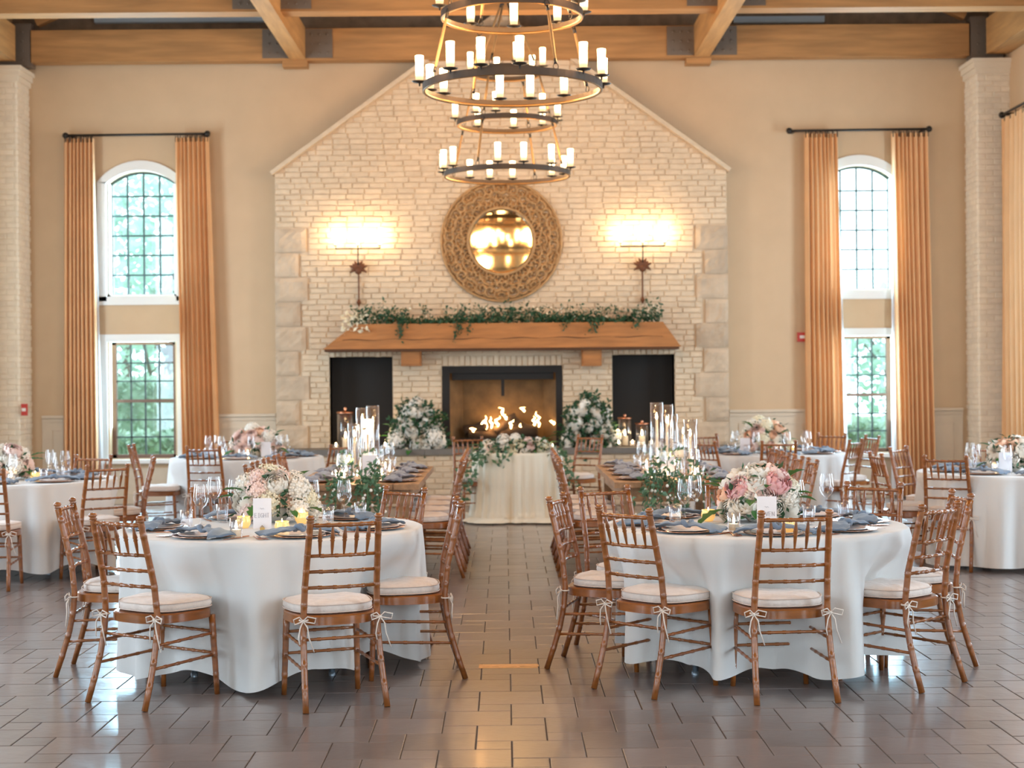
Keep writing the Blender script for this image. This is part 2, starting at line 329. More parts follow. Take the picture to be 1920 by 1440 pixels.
# ---- windows of the end wall
def window(idx, cx):
    W_ = MB(); yo, yi = YW-.03, YW
    c = .115        # casing width
    # upper casing with an arched head, lower casing, sills
    for s_ in (-1, 1):
        a, b = sorted((cx+s_*HWU, cx+s_*(HWU+c))); W_.box(a, b, yo, yi, ZU0-.06, ZUS+.02); W_.box(a, b, yo, yi, ZL0-.05, ZL1+.1)
    o_, i_ = arc_top(cx, HWU+c, ZUS+.02, ZUT+.13, 16), arc_top(cx, HWU, ZUS, ZUT, 16)
    for j in range(16):
        a, b, c2, d = i_[j], i_[j+1], o_[j+1], o_[j]; W_.poly([a, b, c2, d], yo, yi)
    W_.box(cx-HWU-c, cx+HWU+c, yo, yi, ZU0-.11, ZU0); W_.box(cx-HWU, cx+HWU, yo, yi, ZL1, ZL1+.10)
    W_.box(cx-HWU-c-.04, cx+HWU+c+.04, YW-.10, YW, ZL0-.06, ZL0-.01)
    for s_ in (-1, 1):      # white inner jamb
        a, b = sorted((cx+s_*(HWU-.035), cx+s_*HWU)); W_.box(a, b, YW+.02, YW+.24, ZU0, ZUS)
    W_.box(cx-HWU, cx+HWU, YW+.02, YW+.24, ZU0, ZU0+.03)
    wo = struct(W_.build('window_%d' % idx, M['trim']))
    gy = YW+.16
    # upper muntins
    mu = MB(); n = 4; pw = 2*(HWU-.03)/n; x0 = cx-HWU+.03; rows = 6; z0 = ZU0+.03; ph = (ZUT-z0-.06)/rows
    at = arc_top(0, HWU, ZUS, ZUT, 24)
    def topz(x): 
        x -= cx; return min(np.interp(x, [p[0] for p in at], [p[1] for p in at]), ZUT)-.015
    for i in range(n+1): 
        x = x0+i*pw; mu.box(x-.010, x+.010, gy-.02, gy+.02, z0, topz(min(max(x, cx-HWU+.01), cx+HWU-.01)))
    for j in range(rows): z = z0+j*ph; mu.box(cx-HWU+.03, cx+HWU-.03, gy-.02, gy+.02, z-.010, z+.010)
    tp = [(x, z-.01) for x, z in arc_top(cx, HWU, ZUS, ZUT, 16)]
    for a, b in zip(tp, tp[1:]): mu.bar((a[0], gy, a[1]), (b[0], gy, b[1]), .04, .03)
    mu.build('muntin', M['muntin'], wo)
    sp = MB()
    for i in range(1, n):
        for j in range(1, rows): sp.ball((x0+i*pw, gy-.022, z0+j*ph), .016, 6, 4)
    sp.build('rosette', M['muntin'], wo)
    pm = None
    for i in range(n):
        for j in range(rows):
            xa, xb, za, zb = x0+i*pw+.010, x0+(i+1)*pw-.010, z0+j*ph+.010, z0+(j+1)*ph-.010
            if j == rows-1:
                q = [(xa, za), (xb, za)]+[(xb-(xb-xa)*t/4, topz(xb-(xb-xa)*t/4)-.012) for t in range(5)]
                MB().poly(q, gy-.002, gy+.002).build('pane', M['pane'], wo)
            else:
                if pm is None: pm = MB().box(0, xb-xa, -.002, .002, 0, zb-za).mesh('pane', M['pane'])
                inst('pane', pm, wo, (xa, gy, za))
    # lower double-hung sashes
    H2 = HWL-.02; zm = on_y(265, 752, YW).z
    fr = MB()
    for s_ in (-1, 1): fr.box(*(sorted((cx+s_*(H2-.035), cx+s_*HWL))), gy-.04, gy+.03, ZL0, ZL1)
    fr.box(cx-HWL, cx+HWL, gy-.04, gy+.03, ZL1-.035, ZL1); fr.box(cx-HWL, cx+HWL, gy-.04, gy+.03, ZL0, ZL0+.05)
    fr.box(cx-HWL+.03, cx+HWL-.03, gy-.05, gy+.03, zm-.02, zm+.02); so = fr.build('sash', M['brown'], wo); so['label'] = 'brown wooden sash frame'
    mu = MB(); x0 = cx-H2+.035; pw = 2*(H2-.035)/4; pm = None
    for (za, zb) in ((ZL0+.05, zm-.02), (zm+.02, ZL1-.035)):
        ph = (zb-za)/3
        for i in range(1, 4): mu.box(x0+i*pw-.010, x0+i*pw+.010, gy-.015, gy+.015, za, zb)
        for j in range(1, 3): mu.box(x0, x0+4*pw, gy-.015, gy+.015, za+j*ph-.009, za+j*ph+.009)
        pm = None
        for i in range(4):
            for j in range(3):
                if pm is None: pm = MB().box(0, pw-.02, -.002, .002, 0, ph-.018).mesh('pane', M['pane'])
                inst('pane', pm, wo, (x0+i*pw+.01, gy, za+j*ph+.009))
    mu.build('muntin', M['muntin'], wo)
window(1, LX); window(2, RX)

# ---- curtains on the end wall
def curtain(name, label, xt0, xt1, xb0, xb1, zt, yc, seed, n=7, plane_x=None, inner=0):
    rr = random.Random(seed); ph = rr.random()*6
    fr = [rr.uniform(.75, 1.25) for _ in range(n+1)]; cum = np.cumsum(fr); cum = cum/cum[-1]
    def f(u, v):
        t = 1-v                       # 0 at top
        xx = (xt0+(xt1-xt0)*u)*(1-t)+(xb0+(xb1-xb0)*u)*t
        k_ = np.interp(u, np.concatenate(([0], cum)), np.arange(n+2))
        a = .035+.035*t
        y = a*math.sin(2*PI*k_+ph*.3+.5*math.sin(3*t+ph)) + .012*math.sin(4*PI*k_+ph)
        xx += .012*math.cos(2*PI*k_+ph)*t
        z = zt-(zt-.03)*t
        return (xx, yc+y, z) if plane_x is None else (plane_x-y, xx, z)
    s = MB(); s.grid(f, n*12, 14)
    top = MB()
    for i in range(2*n):
        u = (i+.5)/(2*n); p = f(u, 1); top.tube([(p[0], p[1], p[2]-.05), (p[0], p[1], p[2]+.025)], .008, 5)
    o = s.build(name, M['curtain'], smooth=True); tag(o, label, 'curtain', 'tall curtains beside the arched windows')
    stuff(top.build('pleat_hooks', M['iron'], o))
    if inner:
        e0, e1 = (xt0, xb0) if inner < 0 else (xt1, xb1)
        def g_(u, v): t = 1-v; return (e0+(e1-e0)*t+inner*(-.03+u*(.02+.085*t)), yc+.045+.012*math.sin(u*9+3*t), zt-.02-(zt-.06)*t)
        lo = MB().grid(g_, 8, 12).build('lining', M['lining'], o, smooth=True); lo['label'] = 'white curtain lining'
    return o
YC = YW-.17
def cx_(px): return on_y(px, 500, YC).x
ztL = on_y(258, 259, YC).z; ztR = on_y(1612, 250, YC).z
curtain('curtain', 'peach curtain on the outer side of the left arched window', cx_(121), cx_(178), cx_(113), cx_(180), ztL, YC, 1, inner=1)
curtain('curtain', 'peach curtain between the left arched window and the fireplace', cx_(329), cx_(393), cx_(338), cx_(409), ztL, YC, 2)
curtain('curtain', 'peach curtain between the fireplace and the right arched window', cx_(1511), cx_(1573), cx_(1508), cx_(1580), ztR, YC, 3, inner=1)
curtain('curtain', 'peach curtain on the outer side of the right arched window', cx_(1674), cx_(1743), cx_(1680), cx_(1750), ztR, YC, 4, inner=-1)
curtain('curtain', 'peach curtain on the side wall at the right edge beyond the brick pillar', 18.1, 19.95, 18.0, 19.95, on_y(1900, 222, 19.9).z, 0, 5, 9, XW-.14)
def rod(label, p, q):
    t = thing('curtain_rod', label, 'curtain rod', ((p[0]+q[0])/2, p[1], p[2])); c = Vector(t.location)
    p, q = Vector(p)-c, Vector(q)-c
    MB().tube([p, q], .016, 8).build('rod', M['iron'], t, smooth=True)
    for e in (p, q):
        MB().ball(e, .042, 8, 6).build('finial', M['iron'], t, smooth=True)
        d = .16; i_ = e+(q-p).normalized()*(.06 if e is p else -.06)
        w_ = (0, .17, 0) if abs(p.x-q.x) > .1 else (.14, 0, 0)
        MB().bar(i_, i_+Vector(w_), .03, .03).build('bracket', M['iron'], t)
rod('black iron curtain rod over the left arched window', (cx_(125), YC, ztL+.04), (cx_(391), YC, ztL+.05))
rod('black iron curtain rod over the right arched window', (cx_(1482), YC, ztR+.04), (cx_(1744), YC, ztR+.05))
rod('black iron curtain rod on the side wall at the right edge', (XW-.14, 17.9, on_y(1900, 213, 19.9).z), (XW-.14, 20.0, on_y(1900, 213, 19.9).z))

# ---- brick chimney breast
ex0, ex1 = on_y(515, 328, YF).x, on_y(1362, 318, YF).x; ez = (on_y(515, 328, YF).z+on_y(1362, 318, YF).z)/2
pk = on_y(785, 128, YF); slope = (pk.z-ez)/(pk.x-ex0); xm = (ex0+ex1)/2
def gable_z(x): return ez+slope*(min(x-ex0, ex1-x))
nL0, nL1 = on_y(618, 700, YF).x, on_y(736, 700, YF).x; nR0, nR1 = on_y(1148, 700, YF).x, on_y(1265, 700, YF).x
fb0, fb1 = on_y(829, 700, YF).x, on_y(1054, 700, YF).x
ZH = on_y(840, 842, YF-.65).z       # hearth top
zn = on_y(677, 669, YF).z; zf = on_y(940, 686, YF).z
cb = MB(); y0, y1 = YF+.012, YW
def cbox(a, b, z0, z1): cb.box(a, b, y0, y1, z0, z1)
cbox(ex0, nL0, 0, zn); cbox(nL1, fb0, 0, zn); cbox(fb1, nR0, 0, zn); cbox(nR1, ex1, 0, zn)
cbox(nL0, nL1, 0, ZH); cbox(nR0, nR1, 0, ZH); cbox(fb0, fb1, 0, ZH); cbox(fb0, fb1, zf, zn); cbox(ex0, ex1, zn, ez)
cb.poly([(ex0, ez), (ex1, ez), (xm, ez+slope*(xm-ex0))], y0, y1)
chim = struct(cb.build('wall_chimney', M['mortar']))
# quoin stones
QH = .318; qz = []; z = on_y(545, 428, YF).z; qtop = z
while z > .02: qz.append((max(z-QH, .0), z)); z -= QH
for s_, xe in ((1, ex0), (-1, ex1)):
    for i, (a, b) in enumerate(qz):
        ww = (.41 if i % 2 == 0 else .31)+R.uniform(-.02, .02); q = MB(); xa, xb = sorted((xe-s_*.012, xe+s_*ww))
        nx, nz = 7, 6
        def fq(u, v, xa=xa, xb=xb, a=a, b=b):
            e = min(u, 1-u, v, 1-v)
            dep = .004 if e < .01 else .012+R.uniform(0, .014)
            return (xa+.006+(xb-xa-.012)*u, YF-.012-dep, a+.010+(b-a-.020)*v)
        q.grid(fq, nx, nz); q.box(xa+.006, xb-.006, YF-.014, YF+.02, a+.010, b-.010)
        q.build('quoin_stone', M['stone'], chim)
def qedge(zc):
    if zc > qtop: return 0, 0
    i = int((qtop-zc)/QH); ww = (.41 if i % 2 == 0 else .31)+.02; return ww, ww
CH = .0715
def brick_mesh(w_, h, dep, rr, tone=0, mb=None, org=(0, 0, 0)):
    mb = mb or MB(); i = .007; j = lambda: rr.uniform(-.0035, .0035); ox, oy, oz = org
    vs = [(ox, oy, oz), (ox+w_, oy, oz), (ox+w_, oy, oz+h), (ox, oy, oz+h),
          (ox+i+j(), oy-dep, oz+i+j()), (ox+w_-i+j(), oy-dep+j(), oz+i+j()), (ox+w_-i+j(), oy-dep, oz+h-i+j()), (ox+i+j(), oy-dep+j(), oz+h-i+j())]
    return mb.add(vs, [(4,5,6,7), (0,1,5,4), (1,2,6,5), (2,3,7,6), (3,0,4,7)], tone)
variants = {}
single, rest, nsing = [], MB(), 0
row = 0; z = 0.0
bricks = []
while z < 6.6:
    zc = z+CH/2; ql, qr = qedge(zc); a, b = ex0+ql, ex1-qr
    if zc > ez: a = ex0+(zc+CH/2-ez)/slope; b = ex1-(zc+CH/2-ez)/slope
    if a > b-.1: break
    iv = [(a, b)]
    def cut(iv, c0, c1):
        o = []
        for p, q in iv:
            if c1 <= p or c0 >= q: o.append((p, q)); continue
            if c0 > p: o.append((p, c0))
            if c1 < q: o.append((c1, q))
        return o
    if ZH-.02 < zc < zn+.14: iv = cut(iv, nL0-.0, nL1); iv = cut(iv, nR0, nR1)
    if ZH-.02 < zc < zf+.14: iv = cut(iv, fb0, fb1)
    off = (row % 2)*.105+R.uniform(-.02, .02)
    for p, q in iv:
        x = p-off
        while x < q:
            L_ = .215+R.choice((0, .02, 0, -.1, .04))*R.random(); xa, xb = max(x+.002, p), min(x+L_-.003, q); x += L_
            if xb-xa > .03 and zc < 6.5: bricks.append((xa, z+.003+R.uniform(-.002, .002), xb-xa, CH-.006))
    z += CH; row += 1
# soldier courses over the openings
for (a, b, zz) in ((nL0, nL1, zn), (nR0, nR1, zn), (fb0, fb1, zf)):
    n = round((b-a)/.073)
    for i in range(n): bricks.append((a+(b-a)*i/n+.004, zz+.002+R.uniform(-.008, .004), (b-a)/n-.008, .135))
bricks.sort(key=lambda t: abs(t[0]-xm)/3+abs(t[1]-3.3)+(2 if t[2] < .15 or t[2] > t[3]*4 else 0)+(9 if math.hypot(t[0]-xm, t[1]-3.35) < .75 else 0))
meshes = {}
for i, (x, z, w_, h) in enumerate(bricks):
    dep = R.uniform(.010, .020)
    if i < 290:
        key = (round(w_*100), i % 3)
        if key not in meshes: meshes[key] = brick_mesh(round(w_*100)/100, h, .016, R).mesh('brick', M['brick'])
        inst('brick', meshes[key], chim, (x, YF+.014+R.uniform(-.005, .005), z))
    else: brick_mesh(w_, h, dep, R, R.random(), rest, (x, YF+.012, z))
stuff(rest.build('brickwork', M['brickj'], chim, tone=True))
# coping along the gable
co = MB()
for s_ in (1, -1):
    p0 = Vector((ex0-.04 if s_ > 0 else ex1+.04, YF-.06, ez+.0)); xt = xm; p1 = Vector((xm-s_*.9, YF-.06, ez+slope*(xm-.9-ex0)+.02))
    co.bar(p0+Vector((0, .18, 0)), p1+Vector((0, .18, 0)), .42, .05)
tr = struct(co.build('trim_3', M['brick']))

# ---- openings: black niches, firebox
def niche(a, b, z1):
    n = MB(); d = YF+.26
    n.box(a-.01, b+.01, d, d+.03, ZH-.01, z1+.01); n.box(a-.012, a, YF+.03, d, ZH, z1); n.box(b, b+.012, YF+.03, d, ZH, z1); n.box(a, b, YF+.03, d, z1, z1+.012)
    return n
struct(niche(nL0, nL1, zn).build('trim_4', M['black'])); struct(niche(nR0, nR1, zn).build('trim_5', M['black']))
# firebox opens through the wall into the chimney
fr = thing('fireplace_insert', 'black framed fireplace insert burning in the brick chimney breast', 'fireplace', (0, YF, 0))
def fm(mb, name, mat, par=fr, smooth=False): return mb.build(name, M[mat], par, (0, -YF, 0), smooth=smooth)
b = MB(); zt_ = on_y(940, 699, YF).z; ia, ib = on_y(843, 700, YF).x, on_y(1042, 700, YF).x
b.box(fb0, ia, YF-.01, YF+.06, ZH, zf); b.box(ib, fb1, YF-.01, YF+.06, ZH, zf); b.box(ia, ib, YF-.01, YF+.06, zt_, zf)
fm(b, 'frame', 'black')
b = MB(); D_ = .27
b.box(ia-.02, ib+.02, YF+D_, YF+D_+.02, ZH, zf)
b.add([(ia, YF+.06, ZH), (ia, YF+.06, zf), (ia+.16, YF+D_, zf), (ia+.16, YF+D_, ZH)], [(0,1,2,3)]); b.add([(ib, YF+.06, ZH), (ib, YF+.06, zf), (ib-.16, YF+D_, zf), (ib-.16, YF+D_, ZH)], [(3,2,1,0)])
fm(b, 'firebrick_lining', 'soot')
b = MB().box(ia, ib, YF+.06, YF+D_, zf-.02, zf); b.box(ia+.03, ib-.03, YF+.03, YF+.05, zt_-.09, zt_); b.box((ia+ib)/2-.02, (ia+ib)/2+.02, YF+.03, YF+.05, zt_-.3, zt_-.09)
fm(b, 'hood', 'black')
b = MB().box(ia, ib, YF+.0, YF+D_, ZH, ZH+.03); fm(b, 'firebox_floor', 'black')
b = MB()
for i in range(9): x = ia+.15+i*(ib-ia-.3)/8; b.bar((x, YF+.06, ZH+.09), (x, YF+.2, ZH+.09), .02, .02)
b.bar((ia+.12, YF+.07, ZH+.09), (ib-.12, YF+.07, ZH+.09), .02, .03)
fm(b, 'grate', 'iron')
for (x0, y0_, z0_, x1, y1_, z1_, r) in ((-.45, .12, .14, .35, .16, .15, .055), (-.3, .18, .15, .45, .10, .20, .06), (-.1, .13, .18, .18, .15, .37, .06), (.1, .15, .33, .42, .14, .16, .05), (-.5, .15, .2, -.2, .12, .27, .05)):
    b = MB(); P = [Vector((xm+x0+(x1-x0)*t/5, YF+y0_+(y1_-y0_)*t/5, ZH+z0_+(z1_-z0_)*t/5+.01*math.sin(t*2))) for t in range(6)]
    b.tube(P, [r*1.3*R.uniform(.85, 1.1) for _ in range(6)], 9); fm(b, 'log', 'log', smooth=True)
for i, (px, py, h) in enumerate(((912, 792, .18), (921, 792, .15), (933, 790, .14), (942, 771, .10), (950, 782, .07), (902, 793, .07), (982, 768, .06), (1003, 790, .14), (1010, 786, .20), (888, 806, .06), (958, 795, .12), (975, 800, .08), (1038, 792, .06))):
    p = on_y(px, py, YF+.08); b = MB(); rr = random.Random(i)
    b.tube([(p.x+rr.uniform(-.012, .012)*j, p.y, p.z-h*.5+h*j/5) for j in range(6)], [.007, .013, .015, .011, .007, .001], 6)
    fm(b, 'flame', 'fire', smooth=True)
lf = bpy.data.lights.new('firelight', 'POINT'); lf.energy = 9; lf.color = (1, .55, .2); lf.shadow_soft_size = .08
lo = bpy.data.objects.new('firelight', lf); COL.objects.link(lo); lo.location = (xm-.1, YF+.06, ZH+.28)

# ---- raised hearth
YH = YF-.65; hx0, hx1 = ex0-.02, ex1+.02
hb = MB().box(hx0+.03, hx1-.03, YH+.04, YF+.005, 0, ZH-.075)
h = struct(hb.build('trim_6', M['mortar'])); hbm = MB()
z = .0; row = 0
while z+CH < ZH-.07:
    x = hx0+.03-(row % 2)*.1
    while x < hx1-.03:
        L_ = .205; xa, xb = max(x+.004, hx0+.03), min(x+L_-.004, hx1-.03); x += L_
        if xb-xa > .03: brick_mesh(xb-xa, CH-.008, R.uniform(.009, .017), R, R.random(), hbm, (xa, YH+.042, z+.004))
    z += CH; row += 1
stuff(hbm.build('brickwork', M['brickj'], h, tone=True))
b = MB(); nx = 6
for i in range(nx): a = hx0+(hx1-hx0)*i/nx; b.box(a+.002, hx0+(hx1-hx0)*(i+1)/nx-.002, YH, YF+.25 if False else YF+.01, ZH-.075, ZH)
b.box(nL0, nL1, YF+.011, YF+.26, ZH-.05, ZH-.001); b.box(nR0, nR1, YF+.011, YF+.26, ZH-.05, ZH-.001)
struct(b.build('trim_7', M['hearth']))

# ---- mantel
YM = YF-.40
a0, a1 = on_y(605, 655, YM), on_y(1277, 650, YM); t0, t1 = on_y(665, 608, YM), on_y(1243, 603, YM)
mz0, mz1 = (a0.z+a1.z)/2, (t0.z+t1.z)/2
mt = thing('mantel_beam', 'thick orange timber mantel beam with slanted ends above the fire', 'mantel', (0, YM, mz0))
b = MB(); N = 28
def mant(u, v):
    x = (a0.x+(a1.x-a0.x)*u)*(1-v)+(t0.x+(t1.x-t0.x)*u)*v
    return (x, -.004+.006*math.sin(x*7+v*3)+R.uniform(-.002, .002), (mz1-mz0)*v)
b.grid(mant, N, 6)
hh = mz1-mz0; b.add([(a0.x, .0, 0), (a1.x, .0, 0), (a1.x-.03, .395, 0), (a0.x+.03, .395, 0), (t0.x, 0, hh), (t1.x, 0, hh), (t1.x, .395, hh), (t0.x, .395, hh)], [(0,3,2,1), (4,5,6,7), (1,2,6,5), (3,0,4,7)])
b.build('beam', M['mantel'], mt)
P = [(-2.05+i*.11, -.008, .115+.02*i/38+.008*math.sin(i*1.3)) for i in range(38)]
MB().tube(P, [.0035+.002*math.sin(i) for i in range(38)], 5).build('split', M['crack'], mt)
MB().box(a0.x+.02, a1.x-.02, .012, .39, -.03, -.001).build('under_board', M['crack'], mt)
for px in (770, 1110):
    p = on_y(px, 668, YM+.08); c = MB(); c.box(p.x-.125, p.x+.125, .10, .395, on_y(px, 686, YM+.08).z-mz0, -.03); c.box(p.x-.11, p.x+.11, .085, .10, on_y(px, 684, YM+.08).z-mz0+.01, -.04)
    c.build('corbel', M['mantel'], mt)

# ---- pillars
def pillar(nm, xa, xb):
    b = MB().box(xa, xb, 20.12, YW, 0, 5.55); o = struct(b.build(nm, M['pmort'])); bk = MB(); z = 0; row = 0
    inner = xa if xa > 0 else xb; s_ = 1 if xa > 0 else -1
    while z < 5.5:
        x = xa-(row % 2)*.1
        while x < xb:
            p, q = max(x+.004, xa-.0), min(x+.2, xb); x += .205
            if q-p > .03: brick_mesh(q-p, CH-.006, R.uniform(.007, .014), R, R.random(), bk, (p, 20.122, z+.004))
        y = 20.12-(row % 2)*.1
        while y < YW:
            p, q = max(y+.004, 20.12), min(y+.2, YW); y += .205
            if q-p > .03:
                dep = R.uniform(.008, .015); X = inner; i = .007
                v0 = [(X, p, z+.004), (X, q, z+.004), (X, q, z+CH-.004), (X, p, z+CH-.004)]; v1 = [(X-s_*dep, p+i, z+.011), (X-s_*dep, q-i, z+.011), (X-s_*dep, q-i, z+CH-.011), (X-s_*dep, p+i, z+CH-.011)]
                bk.add(v0+v1, [(4,5,6,7), (0,1,5,4), (1,2,6,5), (2,3,7,6), (3,0,4,7)], R.random())
        z += CH; row += 1
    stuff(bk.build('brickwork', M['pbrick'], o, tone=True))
    cp = MB()
    for (g, za, zb) in ((.03, 5.45, 5.52), (.055, 5.52, 5.59), (.08, 5.59, 5.64)): cp.box(xa-g, xb+g, 20.12-g, YW, za, zb)
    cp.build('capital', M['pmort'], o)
xr = on_y(1811, 400, YW).x; xl = on_y(56, 400, YW).x
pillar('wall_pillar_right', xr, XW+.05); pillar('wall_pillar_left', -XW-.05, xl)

# ---- timbers
ZB = 5.80
def timber(nm, label, x0, x1, y0, y1, z0, z1, mat, plates=()):
    t = thing(nm, label, 'beam', ((x0+x1)/2, (y0+y1)/2, z0)); c = t.location
    nx, ny = (40, 1) if x1-x0 > y1-y0 else (1, 40)
    b = MB(); b.box(x0-c[0], x1-c[0], y0-c[1], y1-c[1], 0, z1-z0)
    ed = .012; b.build('timber', M[mat], t); return t
YR = YF-.12
zrb0 = on_y(600, 113, YR).z; zrb1 = on_y(600, 53, YR).z
rb = timber('tie_beam', 'long horizontal oak tie beam against the end wall', -6.05, 6.02, YR, YR+.2, zrb0, zrb1, 'beam')
YFB = 18.0
fzb = on_y(600, 31, YFB+.26).z
fbm = timber('tie_beam', 'nearer long oak tie beam crossing the top of the photo', -XW, XW, YFB, YFB+.26, fzb, fzb+.5, 'beam')
for (ytie, mid) in ((13.4, 0), (8.8, 0), (4.0, 0)):
    tag(MB().box(-XW, XW, ytie, ytie+.26, fzb, fzb+.5).build('tie_beam', M['beam']), 'oak tie beam overhead, %s one counted from the camera' % {13.4: 'third', 8.8: 'second', 4.0: 'first'}[ytie], 'beam')
for px, side in ((558, 'left of the chandeliers'), (1316, 'right of the chandeliers')):
    xx = on_y(px, 105, YR).x
    timber('long_beam', 'pale oak beam running lengthwise overhead, '+side, xx-.1, xx+.1, YB+.1, YR-.002, zrb0+.012, zrb0+.42, 'beamy')
    cb2 = MB().box(xx-.2, xx+.12, YR+.005, YR+.2, zrb0-.075, zrb0-.002); tag(cb2.build('beam_corbel', M['beam']), 'small oak block under the end tie beam, '+side, 'corbel')
    # bolted steel plates at the joints
    for s_ in (-1, 1):
        for (yy, zz, where) in ((YR, zrb0, 'end'), (YFB, fzb, 'nearer')):
            x0, x1 = sorted((xx+s_*.102, xx+s_*.45)); t = thing('steel_bracket', 'bolted steel plate, %s side of the %s beam joint, %s tie beam' % ('outer' if s_*xx > 0 else 'inner', side.replace(' of the chandeliers', ''), where), 'bracket', (x0, yy, zz), 0, 'bolted joint plates')
            MB().box(0, x1-x0, -.012, -.001, .03, .40).build('plate', M['steel'], t)
            for i in range(3):
                for j in range(3): MB().lathe([(.016, 0), (.016, .012), (.001, .016)], 6).build('bolt', M['steel'], t).matrix_local = Matrix.Translation((.08+i*.1, -.012, .09+j*.12)) @ Matrix.Rotation(PI/2, 4, 'X')
for sd in (-1, 1):
    x0, x1 = sorted((sd*6.2, sd*6.48))
    timber('long_beam', 'pale oak beam over the brick pillar on the %s' % ('left' if sd < 0 else 'right'), x0, x1, YB+.1, 20.1, 5.70, 6.15, 'beamy')
    x0, x1 = sorted((sd*6.04, sd*6.46)); t = thing('steel_bracket', 'dark bolted steel plate above the %s pillar' % ('left' if sd < 0 else 'right'), 'bracket', (x0, YR, 5.66), 0, 'bolted joint plates')
    MB().box(0, x1-x0, -.0, .2, 0, .55).build('plate', M['steel'], t)
    for i in range(3):
        for j in range(4): MB().lathe([(.016, 0), (.016, .012), (.001, .016)], 6).build('bolt', M['steel'], t).matrix_local = Matrix.Translation((.09+i*.11, -.0, .08+j*.12)) @ Matrix.Rotation(PI/2, 4, 'X')
    xx = sd*(6.0 if sd > 0 else 6.05)
    b = MB().bar((sd*5.35, YR+.12, 6.55), (sd*6.0, YR+.12, 6.25), .12, .12); tag(b.build('brace', M['beam']), 'short diagonal oak brace above the %s end of the tie beam' % ('left' if sd < 0 else 'right'), 'beam')
for (pa, pb, lab) in ((178, 522, 'left'), (1375, 1545, 'right')):
    A, B_ = on_y(pa, 42, YW-.06), on_y(pb, 42, YW-.06)
    tag(MB().box(A.x, B_.x, YW-.1, YW-.02, A.z-.01, A.z+.07).build('blue_light_strip', M['strip']), 'bluish light drawn as a thin duct above the end tie beam, %s of the chandeliers' % lab, 'strip')  # solid bar added in place of a strip of bluish light
b = MB().box(-6.4, 6.4, YW-.015, YW-.002, zrb1-.1, ZC); struct(b.build('trim_8', M['ceil']))

# ================================================================== FLOOR
U = .15676; TX0 = .01916; TY0 = 6.888
tiles = []
c0, c1 = int((-XW-TX0)/U)-1, int((XW-TX0)/U)+1
for c in range(c0, c1):
    # every column one unit wide repeats over five units: a small square, then its halves of two large squares;
    # the pattern of a column is shifted two units from its neighbour's
    o_ = TY0-U*((2*(c+1)) % 5)
    for k_ in range(-15, 20):
        y = o_+k_*5*U
        if -3.9 < y-U and y < YW+.1: tiles.append((TX0+c*U, y-U, U))
        if -3.9 < y-5*U and y-3*U < YW+.2: tiles.append((TX0+c*U, y-5*U, 2*U))
fl = MB().box(-XW, XW, YB, YW, -.12, -.006); floor = struct(fl.build('floor', M['grout']))
def inview(x, y):
    d = Vector((x, y, 0))-Vector((0, 0, CAMZ)); z = d.dot(FWD)
    if z < .5: return False
    return abs(d.dot(RT)/z) < .335 and abs(d.dot(UP)/z) < .25
g = .0022; vis = sorted([t for t in tiles if inview(t[0]+t[2]/2, t[1]+t[2]/2)], key=lambda t: t[1]-(0 if t[2] > .2 else -1.2))
near = set(vis[:295]); field = MB()
def tile_mesh(sz, mb=None, org=(0, 0, 0), tone=0):
    mb = mb or MB(); x, y, z = org; e = .003; a, b = g, sz-g
    vs = [(x+a, y+a, z-.006), (x+b, y+a, z-.006), (x+b, y+b, z-.006), (x+a, y+b, z-.006), (x+a, y+a, z-.0015), (x+b, y+a, z-.0015), (x+b, y+b, z-.0015), (x+a, y+b, z-.0015),
          (x+a+e, y+a+e, z), (x+b-e, y+a+e, z), (x+b-e, y+b-e, z), (x+a+e, y+b-e, z)]
    return mb.add(vs, [(8,9,10,11)]+[(i, (i+1)%4, (i+1)%4+4, i+4) for i in range(4)]+[(i+4, (i+1)%4+4, (i+1)%4+8, i+8) for i in range(4)], tone)
tms = tile_mesh(U).mesh('tile', M['tile']); tmb = tile_mesh(2*U).mesh('tile', M['tile'])
for t in tiles:
    if not (-XW < t[0]+t[2] and t[0] < XW): continue
    if t in near: inst('tile', tms if t[2] < .2 else tmb, floor, (t[0], t[1], R.uniform(-.0012, 0)))
    else: tile_mesh(t[2], field, (t[0], t[1], R.uniform(-.0012, 0)), R.random())
stuff(field.build('tiling', M['tilej'], floor, tone=True))
p = on_z(898, 1250, 0); q = on_z(1008, 1250, 0)
fp = MB(); fp.box(0, q.x-p.x, -.055, .055, .0, .003); 
for (a, b) in ((.02, .11), (.125, .21), (.225, .33)): fp.box(a, b, -.03, .03, .003, .005)
tag(fp.build('floor_plate', M['wood_plate'], None, (p.x, p.y, .0)), 'small brass-coloured plate let into the floor tiles of the aisle', 'floor plate')

# ================================================================== MIRROR
mc = on_y(940, 452, YF-.04); mi = thing('round_mirror', 'round mirror in a wide carved golden frame on the brick chimney breast', 'mirror', (mc.x, YF-.018, mc.z))
RO = .775; RI = .40
def ringy(r, y, rad, n=72, seg=8):
    return MB().tube([(r*math.cos(2*PI*i/n), y, r*math.sin(2*PI*i/n)) for i in range(n)], rad, seg, closed=True)
ringy(RO, -.02, .016).build('outer_rim', M['carve'], mi, smooth=True)
ringy(RO-.045, -.022, .009).build('outer_bead', M['carve'], mi, smooth=True)
ringy(RI+.03, -.03, .02).build('inner_rim', M['carve'], mi, smooth=True)
nu, nv = 480, 46; th = np.arange(nu)/nu*2*PI; rr_ = np.linspace(RI+.03, RO-.01, nv+1)
TH, RR = np.meshgrid(th, rr_); sect = 2*PI/10
ph_ = np.abs(((TH+sect/2) % sect)-sect/2); X_, Y_ = RR*np.cos(ph_), RR*np.sin(ph_)
Hh = np.full(TH.shape, -1.0)
